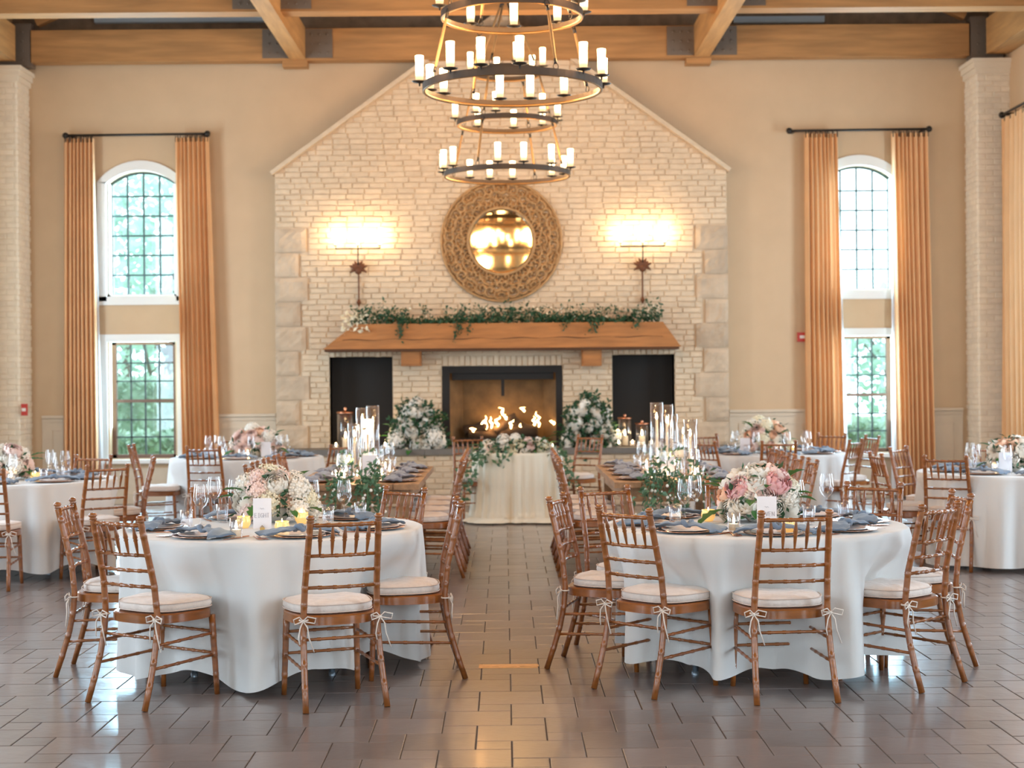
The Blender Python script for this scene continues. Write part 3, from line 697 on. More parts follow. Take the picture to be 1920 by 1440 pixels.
for (r, a, k_, s_) in ((.515, .08, .075, 1), (.575, .75, .078, -1), (.665, .28, .080, 1), (.70, .90, .06, -1), (.47, .6, .05, 1)):
    cx, cy = r*math.cos(a*sect/2), r*math.sin(a*sect/2); dd = np.hypot(X_-cx, Y_-cy); an = np.arctan2(Y_-cy, X_-cx)
    val = np.cos(2*PI*dd/k_-s_*an)-np.clip((dd-.075)/.02, 0, 3); Hh = np.maximum(Hh, val)
Hh += .2*np.sin(TH*48)*np.sin(RR*70)
hole = (Hh < -.35) & (RR > RI+.06) & (RR < RO-.06)
V = np.stack([RR*np.cos(TH), -.014-.034*np.clip(Hh, -.6, 1), RR*np.sin(TH)], -1).reshape(-1, 3).tolist(); F = []
for j in range(nv):
    for i in range(nu):
        i2 = (i+1) % nu
        if not (hole[j, i] and hole[j, i2] and hole[j+1, i]): F.append((j*nu+i, (j+1)*nu+i, (j+1)*nu+i2, j*nu+i2))
cv = MB(); cv.v = [tuple(v) for v in V]; cv.f = F; cv.tone = [0]*len(F); cv.build('carved_ring', M['carve'], mi, smooth=True)
b = MB(); n = 64; ring = []
for (r, y) in ((RI+.025, -.022), (RI-.005, -.008)): ring += [(r*math.cos(2*PI*i/n), y, r*math.sin(2*PI*i/n)) for i in range(n)]
b.add(ring, [(i, (i+1)%n, n+(i+1)%n, n+i) for i in range(n)]); b.build('bevelled_edge', M['mirror'], mi)
MB().add([((RI-.005)*math.cos(2*PI*i/n), -.008, (RI-.005)*math.sin(2*PI*i/n)) for i in range(n)], [tuple(range(n))]).build('mirror_pane', M['mirror'], mi)

# ================================================================== SCONCES
for px, py, side in ((671, 466, 'left'), (1205, 461, 'right')):
    c = on_y(px, py, YF-.12); s_ = thing('wall_sconce', 'rusty iron three-candle wall sconce on the brick, %s of the round mirror' % side, 'sconce', (c.x, YF-.02, c.z), 0, 'wall sconces')
    b = MB(); b.tube([(-.285, -.10, 0), (.285, -.10, 0)], .008, 6); b.tube([(0, -.10, .03), (0, -.10, -.18), (0, -.06, -.24)], .008, 6)
    b.build('arm', M['iron'], s_, smooth=True)
    for x in (-.285, 0, .285):
        MB().tube([(x, -.10, 0), (x, -.10, .045)], [.006, .006], 6).lathe([(.006, 0), (.026, .012), (.028, .016)], 10, (x, -.10, .035)).build('candle_cup', M['iron'], s_, smooth=True)
        sl = MB().lathe([(.011, .05), (.012, .11), (.009, .135), (.003, .165)], 8, (x, -.10, 0), capt=True).build('candle_bulb', M['bulb'], s_, smooth=True)
    b = MB()
    for i in range(9):      # leaf crest
        a = PI*(i/8); L_ = .11+.02*(i % 2)
        P = [(math.cos(a)*L_*t, -.03-.04*math.sin(t*PI), -.26+math.sin(a)*L_*t*.9-(.05*t*t if i in (0, 8) else 0)) for t in (0, .3, .6, .85, 1)]
        b.tube(P, [.02, .026, .022, .012, .003], 6)
    b.lathe([(.001, 0), (.04, .03), (.05, .07), (.03, .10)], 10, (0, -.05, -.34)); b.build('leaf_crest', M['rust'], s_, smooth=True)
    b = MB(); b.tube([(0, -.02, -.30), (0, -.02, -.66)], .011, 6); b.tube([(0, -.02, -.64), (0, -.02, -.69), (0, -.02, -.745)], [.008, .04, .004], 4); b.build('back_rod', M['rust'], s_)
    for x in (-.285, 0, .285):
        l = bpy.data.lights.new('sconce_light', 'POINT'); l.energy = 6; l.color = (1, .72, .42); l.shadow_soft_size = .03
        o = bpy.data.objects.new('sconce_light', l); COL.objects.link(o); o.location = (c.x+x, YF-.13, c.z+.2)

# ================================================================== CHANDELIERS
candle_me = MB().lathe([(.030, .0), (.032, .06), (.031, .14), (.034, .205), (.029, .207), (.028, .19)], 14).mesh('candle_sleeve', M['sleeve'], True)
dish_me = MB().lathe([(.006, -.035), (.008, -.012), (.05, -.004), (.062, .004), (.050, .001), (.001, .0)], 16).mesh('drip_dish', M['iron'], True)
def chandelier(label, c, big, mid, small, rodphase, watt=27):
    t = thing('chandelier', label, 'chandelier', c, 0, 'three-tier ring chandeliers down the middle of the room')
    tiers = ((.715, 0, big), (.565, .575, mid), (.40, 1.15, small))
    for (r, z, angs) in tiers:
        n = 64; b = MB(); vs = []
        for (rr, zz) in ((r, -.028), (r, .028), (r-.008, .028), (r-.008, -.028)): vs += [(rr*math.cos(2*PI*i/n), rr*math.sin(2*PI*i/n), z+zz) for i in range(n)]
        b.add(vs, [(k*n+i, k*n+(i+1)%n, ((k+1)%4)*n+(i+1)%n, ((k+1)%4)*n+i) for k in range(4) for i in range(n)])
        ro = b.build('ring_band', M['bandiron'], t); 
        MB().tube([((r-.012)*math.cos(2*PI*i/n), (r-.012)*math.sin(2*PI*i/n), z-.022) for i in range(n)], .012, 6, closed=True).build('inner_hoop', M['bronze'], t, smooth=True)
        for a in angs:          # degrees from the camera side, positive to the right
            a = math.radians(a); x, y = (r+.022)*math.sin(a), -(r+.022)*math.cos(a)
            k_ = inst('candle_sleeve', candle_me, t, (x, y, z+.045)); d_ = inst('drip_dish', dish_me, k_, (0, 0, -.0))
    for (ra, za), (rb_, zb) in (((.70, .02), (.56, .575)), ((.55, .60), (.395, 1.15)), ((.385, 1.17), (.02, 2.02))):
        for q in range(4):
            a = math.radians(rodphase+q*90); A = Vector((ra*math.sin(a), -ra*math.cos(a), za)); B_ = Vector((rb_*math.sin(a), -rb_*math.cos(a), zb)); d = (B_-A)
            b = MB(); b.tube([A+d*.09, A+d*.5, A+d*.93], [.011, .014, .011], 7); b.build('jute_hanger', M['rope'], t, smooth=True)
            b = MB()
            for e in (.05, .96):
                m_ = A+d*e; b.tube([(m_.x+.022*math.cos(s*PI/4)*math.cos(a), m_.y+.022*math.cos(s*PI/4)*math.sin(a), m_.z+.026*math.sin(s*PI/4)) for s in range(8)], .004, 5, closed=True)
            b.tube([A+d*.09, A+d*.16], .013, 6); b.tube([A+d*.85, A+d*.93], .013, 6)
            b.build('hook_ring', M['iron'], t, smooth=True)
    MB().lathe([(.02, 1.99), (.05, 2.03), (.02, 2.08)], 12).build('hub', M['iron'], t, smooth=True)
    b = MB(); z = 2.08; i = 0
    while z < ZC-c[2]-.03:
        b.tube([((.014*math.cos(s*PI/3)) if i % 2 else 0, 0 if i % 2 else .014*math.cos(s*PI/3), z+.03+.03*math.sin(s*PI/3)) for s in range(6)], .004, 4, closed=True); z += .048; i += 1
    b.build('chain', M['iron'], t)
    for (r, z, angs) in tiers[:2]:
        for q in range(4):
            l = bpy.data.lights.new('chandelier_light', 'POINT'); l.energy = watt; l.color = (1, .58, .25); l.shadow_soft_size = .12
            o = bpy.data.objects.new('chandelier_light', l); COL.objects.link(o); a = PI/4+q*PI/2; o.location = (c[0]+r*math.cos(a), c[1]+r*math.sin(a), c[2]+z+.16)
cA = on_z(961, 163, 3.90); cB = on_z(951, 330, 3.90)
chandelier('three-tier ring chandelier with glowing candles, the nearer larger-looking one', (cA.x, 12.5, 3.90), (-86, -40, -19, 4, 47, 70, -115, -130, -172, 168, 144, 98), (-75, -35, -8, 30, 62, 100, 140, 178, 215), (0, 60, 120, 180, 240, 300), 28)
chandelier('three-tier ring chandelier with glowing candles, farther one before the mirror', (cB.x, 17.75, 3.90), (-74, -54, -8, 14, 41, 73, -144, -164, 175, 135, 118, -98), (-80, -35, -12, 42, 75, 100, 135, 172, 215), (15, 75, 135, 195, 255, 315), -28, 16)
chandelier('added unseen three-tier ring chandelier with glowing candles for the mirror to reflect', (0.1, 7.2, 3.90), tuple(range(0, 360, 30)), tuple(range(0, 360, 40)), tuple(range(0, 360, 60)), 10)  # extra chandelier out of view, added to give the mirror more candles

# ================================================================== CHAIRS
def post_path(s_, z):
    x = np.interp(z, [0, .25, .45, .94], [.202, .190, .184, .168]); y = np.interp(z, [0, .12, .25, .36, .45, .6, .94], [-.292, -.252, -.214, -.194, -.188, -.203, -.285]); return Vector((s_*x, y, z))
def bamboo(fn, zs, r0, r1, nodes, n=9):
    lo, hi = zs; P = []; Rr = []; zz = sorted(set([lo, hi]+[k_+d for k_ in nodes for d in (-.022, -.009, -.006, 0, .006, .009, .022)]+[lo+(hi-lo)*i/6 for i in range(7)]))
    for z in zz:
        if z < lo-1e-6 or z > hi+1e-6: continue
        r = r0+(r1-r0)*(z-lo)/(hi-lo)
        for k_ in nodes:
            if abs(z-k_) < .004: r += .0004
            elif abs(abs(z-k_)-.006) < .001: r += .0015
        P.append(fn(z)); Rr.append(r)
    return P, Rr
def bar_path(a, b, r, nodes):
    a, b = Vector(a), Vector(b); P = []; Rr = []
    ts = [0]; 
    for k_ in nodes: ts += [k_-.03, k_-.015, k_, k_+.015, k_+.03]
    ts.append(1)
    for t in ts:
        rr = r
        for k_ in nodes:
            if abs(t-k_) < .001: rr = r*1.15
            elif abs(abs(t-k_)-.015) < .001: rr = r*1.3
        P.append(a+(b-a)*t); Rr.append(rr)
    return P, Rr
def se_outline(w0, w1, y0, y1, u, k=3.2):    # rounded trapezoid outline, angle parameter
    c, s_ = math.cos(u), math.sin(u); e = 2/k
    x = math.copysign(abs(c)**e, c); y = math.copysign(abs(s_)**e, s_)
    yy = (y0+y1)/2+y*(y1-y0)/2; ww = w0+(w1-w0)*(yy-y0)/(y1-y0); return x*ww/2, yy
CM = {}
for s_, nm in ((-1, 'pl'), (1, 'pr')):
    P, Rr = bamboo(lambda z: post_path(s_, z), (0, .905), .0155, .0165, (.11, .22, .335, .50, .585, .665, .745, .84)); b = MB().tube(P, Rr, 9)
    top = post_path(s_, .905); q = [top, top+Vector((0, 0, .006)), top+Vector((0, -.001, .012)), top+Vector((0, -.002, .020)), top+Vector((0, -.003, .030)), top+Vector((0, -.003, .036))]
    b.tube(q, [.015, .020, .014, .021, .020, .010], 9); CM[nm] = b.mesh('back_post', M['chair'], True)
    P, Rr = bamboo(lambda z: Vector((s_*(.193-.012*z/.4), .205-.02*z/.4, z)), (0, .405), .014, .0175, (.10, .20, .30)); CM['f'+nm[1]] = MB().tube(P, Rr, 9).mesh('front_leg', M['chair'], True)
b = MB(); n = 60; rings = []
for (g_, z) in ((-.014, .403), (0, .400), (0, .440), (-.008, .446)): rings.append([(*se_outline(.400+2*g_, .465+2*g_, -.205-g_, .222+g_, 2*PI*i/n, 2.9), z) for i in range(n)])
for j in range(3): b.add(rings[j]+rings[j+1], [(i, (i+1)%n, n+(i+1)%n, n+i) for i in range(n)])
b.add(rings[0], [tuple(range(n-1, -1, -1))]); b.add(rings[3], [tuple(range(n))])
CM['seat'] = b.mesh('seat_frame', M['chair'], True)
b = MB(); prof = ((-.02, .447), (-.004, .452), (.004, .468), (.002, .486), (-.012, .498), (-.05, .506), (-.10, .508), (-.15, .506))
rings = [[(*se_outline(.372+2*g_, .462+2*g_, -.165-g_, .220+g_, 2*PI*i/n, 3.0), z+(.003*math.cos(i*PI*4/n*3) if j in (5, 6) else 0)) for i in range(n)] for j, (g_, z) in enumerate(prof)]
b.add([p for r_ in rings for p in r_], [(j*n+i, j*n+(i+1)%n, (j+1)*n+(i+1)%n, (j+1)*n+i) for j in range(len(prof)-1) for i in range(n)]+[tuple(range(n-1, -1, -1)), tuple((len(prof)-1)*n+i for i in range(n))])
CM['cush'] = b.mesh('cushion', M['cush'], True)
b = MB()
for z in (.4555, .4915): b.tube([(*se_outline(.377, .467, -.168, .223, 2*PI*i/n, 3.0), z) for i in range(n)], .0032, 5, closed=True)
CM['pipe'] = b.mesh('piping', M['cushp'], True)
for s_, nm in ((-1, 'tl'), (1, 'tr')):
    p = post_path(s_, .425); b = MB(); b.tube([(p.x+.021*math.cos(a), p.y+.021*math.sin(a), .430) for a in [i*PI/5 for i in range(10)]], .004, 5, closed=True)
    k_ = Vector((p.x+s_*.008, p.y-.022, .428)); b.ball(k_, .009, 6, 5)
    for d, L_ in ((-1, .05), (1, .06)):
        b.tube([k_, k_+Vector((d*.02, -.008, .022)), k_+Vector((d*L_, -.012, .012)), k_+Vector((d*L_*.9, -.012, -.012)), k_+Vector((d*.015, -.006, -.004)), k_], .0034, 5)
        b.tube([k_, k_+Vector((d*.018, -.014, -.03)), k_+Vector((d*.026, -.010, -.08)), k_+Vector((d*(.02 if d < 0 else .05), -.012, -.13-.02*d))], .0034, 5)
    CM[nm] = b.mesh('ribbon_tie', M['tie'], True)
def rail(z, r, sag=0, dx=0, nodes=(.2, .4, .6, .8)):
    a, c = post_path(-1, z), post_path(1, z); P, Rr = bar_path(a, c, r, nodes); P = [q+Vector((0, -.018*math.sin(PI*i/(len(P)-1)), 0)) for i, q in enumerate(P)]; return MB().tube(P, Rr, 8)
CM['top'] = rail(.892, .0095, nodes=(.1, .26, .42, .58, .74, .9)).mesh('top_rail', M['chair'], True)
for i, z in enumerate((.742, .664, .585)): CM['r%d' % i] = rail(z, .0085).mesh('back_rail', M['chair'], True)
for i in range(5):
    t = (i+1)/6; a = post_path(-1, .742).lerp(post_path(1, .742), t)+Vector((0, -.018*math.sin(PI*t), 0)); t2 = t+(t-.5)*.08; c = post_path(-1, .892).lerp(post_path(1, .892), t2)+Vector((0, -.018*math.sin(PI*t), 0))
    CM['s%d' % i] = MB().tube([a.lerp(c, q) for q in (0, .12, .3, .46, .5, .54, .58, .74, .9, 1)], [.0045, .006, .0085, .0095, .0125, .0095, .0125, .009, .006, .0045], 7).mesh('spindle', M['chair'], True)
def fleg(s_, z): return Vector((s_*(.193-.012*z/.4), .205-.02*z/.4, z))
ST = []
for s_ in (-1, 1):
    for z in (.30, .19): ST.append((post_path(s_, z), fleg(s_, z+.012)))
for z in (.32, .21): ST.append((fleg(-1, z), fleg(1, z)))
ST.append((post_path(-1, .335), post_path(1, .335)))
for i, (a, c) in enumerate(ST): P, Rr = bar_path(a, c, .0075, (.2, .4, .6, .8)); CM['st%d' % i] = MB().tube(P, Rr, 7).mesh('stretcher', M['chair'], True)
chair0 = None; CHAIRS = []
def chair(x, y, dx, dy, label, group):
    """origin under the middle of the seat; (dx, dy) is the way the sitter faces"""
    global chair0
    rz = math.atan2(dy, dx)-PI/2; L_ = math.hypot(dx, dy); ox, oy = x+.29*dx/L_, y+.29*dy/L_; CHAIRS.append((ox, oy, dx/L_, dy/L_))
    if chair0 is None:
        t = thing('bamboo_chair', label, 'chair', (ox, oy, 0), rz, group); chair0 = t
        for k_, me in CM.items():
            if k_ in ('tl', 'tr', 'pipe', 'cush'): continue
            inst(me.name.split('.')[0], me, t)
        cu = inst('cushion', CM['cush'], t)
        for k_ in ('tl', 'tr'): inst('ribbon_tie', CM[k_], cu)
        inst('piping', CM['pipe'], cu)
        return t
    return copy_thing(chair0, (ox, oy, 0), rz, label, group)
def chair_feet(a, b, ctr, label, group):
    A, B_ = on_z(*a, 0), on_z(*b, 0); m_ = (A+B_)/2; d = B_-A; n_ = Vector((-d.y, d.x, 0))
    if n_.dot(Vector((ctr[0], ctr[1], 0))-m_) < 0: n_ = -n_
    chair(m_.x, m_.y, n_.x, n_.y, label, group)
C8, C7 = (-1.31, 8.80), (1.375, 8.72)
CL, C2, CR, CT = (-4.17, 13.4), (-2.80, 17.1), (2.87, 17.0), (4.37, 13.35)
g8, g7 = 'chairs around the table with the EIGHT card', 'chairs around the table with the SEVEN card'
W = 'brown bamboo-turned chair, ivory cushion, '
chair_feet((575, 1338), (725, 1325), C8, W+'back to us at nearest side of EIGHT card table', g8)
chair_feet((272, 1334), (165, 1317), C8, W+'at near left of EIGHT card table', g8)
chair_feet((105, 1269), (137, 1245), C8, W+'side-on at left of EIGHT card table', g8)
chair_feet((872, 1272), (862, 1247), C8, W+'aisle side of EIGHT card table', g8)
chair(-.60, 9.56, -.71, -.76, W+'far right side of EIGHT card table', g8)
chair(-1.77, 9.75, .40, -.9, W+'half hidden behind flowers of EIGHT card table', g8)
chair_feet((1228, 1312), (1113, 1291), C7, W+'at near left of SEVEN card table', g7)
chair_feet((1418, 1323), (1573, 1318), C7, W+'back to us at nearest side of SEVEN card table', g7)
chair_feet((1730, 1299), (1807, 1279), C7, W+'at near right of SEVEN card table', g7)
chair_feet((1832, 1250), (1786, 1224), C7, W+'side-on at far right of SEVEN card table', g7)
chair_feet((1027, 1253), (1056, 1231), C7, W+'aisle side of SEVEN card table', g7)
chair(.59, 9.48, .50, -.87, W+'far left side of SEVEN card table', g7)
chair(1.44, 9.9, .05, -1, W+'hidden behind flowers of SEVEN card table', g7)
chair(2.26, 9.62, -.54, -.84, W+'facing us at far right of SEVEN card table', g7)
gl = 'chairs around the round table at the left edge'
chair(-3.15, 12.5, -.62, .78, W+'near right side of round table at left edge', gl)
chair(-4.0, 12.0, -.08, 1, W+'cut by left edge of the photo', gl)
chair(-3.06, 13.75, -.97, -.25, W+'side-on at aisle side of left edge table', gl)
chair(-3.72, 14.25, -.2, -.98, W+'far side of left edge table, before the curtain', gl)
g2 = 'chairs around the back left round table'
chair(-3.95, 16.6, 1, .08, W+'side-on before the left window sill', g2)
chair(-3.06, 15.95, .12, 1, W+'back to us at back left round table', g2)
chair(-3.25, 18.2, .3, -.95, W+'far side of back left round table', g2)
chair(-1.66, 16.2, -.75, .66, W+'right side of back left round table', g2)
gr = 'chairs around the back right round table'
chair(2.8, 16.05, .05, 1, W+'back to us at back right round table', gr)
chair(3.65, 16.3, -.83, .56, W+'near right side of back right round table', gr)
chair(4.08, 17.4, -.95, -.2, W+'side-on right of back right round table', gr)
chair(3.78, 18.15, -.6, -.8, W+'far right side of back right round table by curtain', gr)
chair(2.04, 16.2, .8, .55, W+'near left side of back right round table', gr)
chair(2.3, 18.2, .4, -.9, W+'far left side of back right round table', gr)
gt = 'chairs around the round table at the right edge'
chair(3.57, 12.75, .5, .87, W+'near left side of round table at right edge', gt)
chair(3.62, 14.5, .75, -.62, W+'far left side of right edge table, before curtain', gt)
chair(3.15, 13.4, 1, .06, W+'side-on at aisle side of right edge table', gt)
chair(4.5, 14.5, 0, -1, W+'far side of right edge table by the pillar', gt)
gs = 'chairs at the small sweetheart table'
chair(-.43, 18.05, .3, -.95, W+'behind the small flower-topped table, left one', gs)
chair(1.0, 18.3, -.62, -.78, W+'behind the small flower-topped table, right one', gs)
ordn = ('nearest', 'second', 'third', 'farthest')
for i, yy in enumerate((12.78, 13.38, 13.98, 14.58)):
    chair(-.34, yy, -1, 0, W+'aisle side of left plank table, %s of four' % ordn[i], 'chairs at the left plank table')
    chair(.43, yy, 1, 0, W+'aisle side of right plank table, %s of four' % ordn[i], 'chairs at the right plank table')
for i, yy in enumerate((12.45, 13.05, 13.65, 14.25)):
    chair(-2.04, yy, 1, 0, W+'outer side of left plank table, %s of four' % ordn[i], 'chairs at the left plank table')
    chair(2.45, yy, -1, 0, W+'outer side of right plank table, %s of four' % ordn[i], 'chairs at the right plank table')

# ================================================================== TABLES
ZT = .77
def cloth(Rr, zt, seed, hem=.045, amp=.085, kx=1, pool=0, freq=(7, 11, 16, 23), push=()):
    rr = random.Random(seed); ph = [rr.uniform(0, 2*PI) for _ in freq]; am = [rr.uniform(.5, 1) for _ in freq]; S = sum(am)
    hp = [rr.uniform(0, 6) for _ in range(3)]
    def fold(th):
        v = sum(a*math.cos(k_*th+p) for k_, p, a in zip(freq, ph, am))/S; return math.copysign(abs(v)**.75, v)
    nu = 256; rows = [('t', q) for q in (.02, .5, .85, .97)]+[('s', q) for q in (0, .015, .04, .1, .2, .32, .45, .6, .75, .88, 1.0)]+([('p', q) for q in (.35, .7, 1)] if pool else [])
    b = MB(); vs = []
    for kind, q in rows:
        for i in range(nu):
            th = 2*PI*i/nu; f = fold(th)
            if kind == 't': r = Rr*q; z = zt
            elif kind == 's':
                r = Rr+.006*min(q/.015, 1)+(q**.55)*(.03+amp*f)+pool*.35*max(0, q-.75)*4*.25; hz = hem+.018*math.sin(3*th+hp[0])+.012*math.sin(8*th+hp[1])+.012*f
                if pool: hz = .05
                for pa, prr in push:
                    d_ = (th-pa+PI) % (2*PI)-PI; qq = min(max((q-.10)/.26, 0), 1); w_ = math.exp(-(d_/.29)**4)*qq*qq*(3-2*qq)
                    if r > prr: r = r+(max(prr, .69-.11*min(max((q-.42)/.2, 0), 1))-.012+.02*f-r)*w_
                    hz += .05*w_*q
                z = zt-(.004 if q > 0 else 0)-(zt-hz)*q if q > .015 else zt-(.006 if q > 0 else .001)
            else: r = Rr+.03+amp*f+.0875*pool+pool*q*(.7+.3*math.sin(5*th+hp[2])); z = .05*(1-q)+.018+.04*q*(1-q)*(1+f)+.012*math.sin(17*th+q*9)*q*(1-q)
            vs.append((r*math.cos(th)*kx, r*math.sin(th), max(z, .006)))
    N = len(rows); b.add(vs, [(j*nu+(i+1)%nu, j*nu+i, (j+1)*nu+i, (j+1)*nu+(i+1)%nu) for j in range(N-1) for i in range(nu)]+[tuple(range(nu))])
    return b
def round_table(c, Rr, seed, nm, name, group='white cloths on the round tables'):
    t = thing('folding_table', 'round folding table hidden under the white cloth, '+name, 'table', (c[0], c[1], 0), 0, 'round tables under cloths')
    MB().lathe([(.001, .715), (Rr-.05, .73), (Rr-.035, .74), (Rr-.035, .758), (.001, .758)], 48).build('tabletop', M['tbl'], t)
    for (x, y) in ((.33, .30), (-.33, .30), (.33, -.30), (-.33, -.30)):
        MB().tube([(x, y, .715), (x*1.12, y*1.12, .015)], .016, 8).lathe([(.02, 0), (.02, .02), (.001, .02)], 8, (x*1.12, y*1.12, 0)).build('leg', M['tleg'], t, smooth=True)
    push = []
    for (x, y, fx, fy) in CHAIRS:
        dx, dy = x+fx*.22-c[0], y+fy*.22-c[1]; dd = math.hypot(dx, dy)
        if dd < Rr+.3 and fx*dx+fy*dy < 0 and dd > .57: push.append((math.atan2(dy, dx) % (2*PI), dd-.01))
    o = cloth(Rr, ZT, seed, push=push).build('tablecloth', M['cloth'], None, (c[0], c[1], 0), smooth=True)
    tag(o, 'white floor-length cloth draped in folds over round table, '+name, 'tablecloth', group)
round_table(C8, .835, 11, 8, 'the one with the EIGHT card'); round_table(C7, .825, 12, 7, 'the one with the SEVEN card')
round_table(CL, .84, 13, 0, 'at the left edge of the photo'); round_table(C2, .81, 14, 0, 'back left before the curtained window')
round_table(CR, .80, 15, 0, 'back right before the curtained window'); round_table(CT, .84, 16, 0, 'at the right edge of the photo')
CS = (.14, 17.86)
t = thing('folding_table', 'small round table hidden under the ivory cloth before the fire', 'table', (CS[0], CS[1], 0))
MB().lathe([(.001, .72), (.47, .72), (.48, .755), (.001, .755)], 32).build('tabletop', M['tbl'], t)
for (x, y) in ((.25, .25), (-.25, .25), (.25, -.25), (-.25, -.25)): MB().tube([(x, y, .72), (x, y, 0)], .016, 8).build('leg', M['tleg'], t)
tag(cloth(.495, ZT, 21, pool=.26, amp=.045, freq=(13, 19, 26, 33)).build('tablecloth', M['sheer'], None, (CS[0], CS[1], 0), smooth=True), 'ivory sheer cloth pooling on the floor around the small sweetheart table', 'tablecloth')

# farm tables
FY0, FY1 = 12.35, 14.95
FT = {'left': (-1.71, -.675), 'right': (.855, 1.95)}
for nm, (x0, x1) in FT.items():
    t = thing('plank_table', 'long oiled wooden plank table %s of the aisle, laid for dinner' % nm, 'table', ((x0+x1)/2, FY0, 0), 0, 'long plank tables'); cxm = (x0+x1)/2; hw = (x1-x0)/2
    n = 5; pw = 2*hw/n
    for i in range(n): MB().box(-hw+i*pw+.003, -hw+(i+1)*pw-.003, .0, FY1-FY0, ZT-.045, ZT-R.uniform(0, .002)).build('plank', M['farm'], t)
    b = MB(); L_ = FY1-FY0; b.box(-hw+.10, hw-.10, .08, .11, ZT-.16, ZT-.046); b.box(-hw+.10, hw-.10, L_-.11, L_-.08, ZT-.16, ZT-.046); b.box(-hw+.08, -hw+.11, .1, L_-.1, ZT-.16, ZT-.046); b.box(hw-.11, hw-.08, .1, L_-.1, ZT-.16, ZT-.046)
    b.build('apron', M['farm'], t)
    for (x, y) in ((-hw+.12, .12), (hw-.12, .12), (-hw+.12, L_-.12), (hw-.12, L_-.12)):
        MB().box(x-.045, x+.045, y-.045, y+.045, 0, ZT-.046).build('leg', M['farm'], t)
    MB().box(-hw+.12, hw-.12, .10, .14, .22, .30).build('stretcher', M['farm'], t)

# ================================================================== TABLEWARE
charger_me = MB().lathe([(.001, .002), (.10, .001), (.165, .010), (.168, .013), (.160, .013), (.11, .005), (.001, .005)], 32).mesh('charger_plate', M['rose'], True)
plate_me = MB().lathe([(.001, .006), (.08, .006), (.132, .016), (.136, .019), (.13, .019), (.085, .010), (.001, .010)], 32).mesh('dinner_plate', M['plate'], True)
def napkin_mesh(seed, mat):
    rr = random.Random(seed); b = MB(); N, K = 26, 18; vs = []; p1, p2 = rr.uniform(0, 6), rr.uniform(0, 6); bend = rr.uniform(-.03, .03)
    for i in range(N+1):
        u = i/N*2-1; a = abs(u); w_ = .018+.078*a**1.1*(1-.25*max(0, a-.8)*5*.4); h_ = .016*(1-.45*a); x = u*.20; yc = bend*u*u+.01*math.sin(3*u+p1); zc = .020+.014*(1-a*a)-.010*max(0, a-.7)/.3
        for k_ in range(K):
            t = 2*PI*k_/K; y = w_*math.cos(t)*(1+.08*math.sin(9*u+p2)); rip = .007*a*math.sin(3.2*PI*math.cos(t)+p1+2*u)+.004*math.sin(14*u+3*math.cos(t)+p2)
            vs.append((x+.012*math.sin(t*2+p2)*(a > .95), yc+y, zc+h_*math.sin(t)*.6+rip))
    b.add(vs, [(i*K+k_, (i+1)*K+k_, (i+1)*K+(k_+1)%K, i*K+(k_+1)%K) for i in range(N) for k_ in range(K)]+[tuple(range(K)), tuple(N*K+K-1-k_ for k_ in range(K))])
    b.tube([(.022*math.cos(a), .026*math.sin(a), .036+.012*math.sin(2*a)) for a in [i*PI/6 for i in range(12)]], .013, 7, closed=True)
    return b.mesh('napkin', mat, True)
nap_me = [napkin_mesh(i, M['nap']) for i in range(4)]; napg_me = [napkin_mesh(i+9, M['napg']) for i in range(3)]
wine_me = MB().lathe([(.036, .0), (.035, .003), (.008, .007), (.0035, .02), (.0035, .085), (.008, .094), (.030, .112), (.043, .140), (.044, .160), (.040, .20), (.034, .235)], 20).mesh('wine_glass', M['glass'], True)
tumb_me = MB().lathe([(.001, .004), (.027, .002), (.031, .01), (.034, .06), (.036, .105), (.034, .105), (.032, .06), (.029, .014), (.001, .012)], 18).mesh('tumbler', M['glass'], True)
b = MB().box(-.0035, .0035, -.10, .035, .002, .005)
for i in range(4): b.box(-.0115+i*.0065, -.0085+i*.0065, .05, .095, .003, .006)
b.box(-.0115, .011, .035, .052, .0025, .006); fork_me = b.mesh('fork', M['copper'])
knife_me = MB().box(-.0045, .0045, -.11, .0, .001, .006).add([(-.005, 0, .003), (.006, 0, .003), (.009, .07, .003), (.001, .115, .003), (-.005, 0, .005), (.006, 0, .005), (.009, .07, .005), (.001, .115, .005)], [(0,3,2,1), (4,5,6,7), (0,1,5,4), (1,2,6,5), (2,3,7,6), (3,0,4,7)]).mesh('knife', M['copper'])
def put(name, me, loc, rz, label, cat, group, rot=None, scale=None):
    return tag(inst(name, me, None, loc, rz, rot, scale), label, cat, group)
cnt = 0
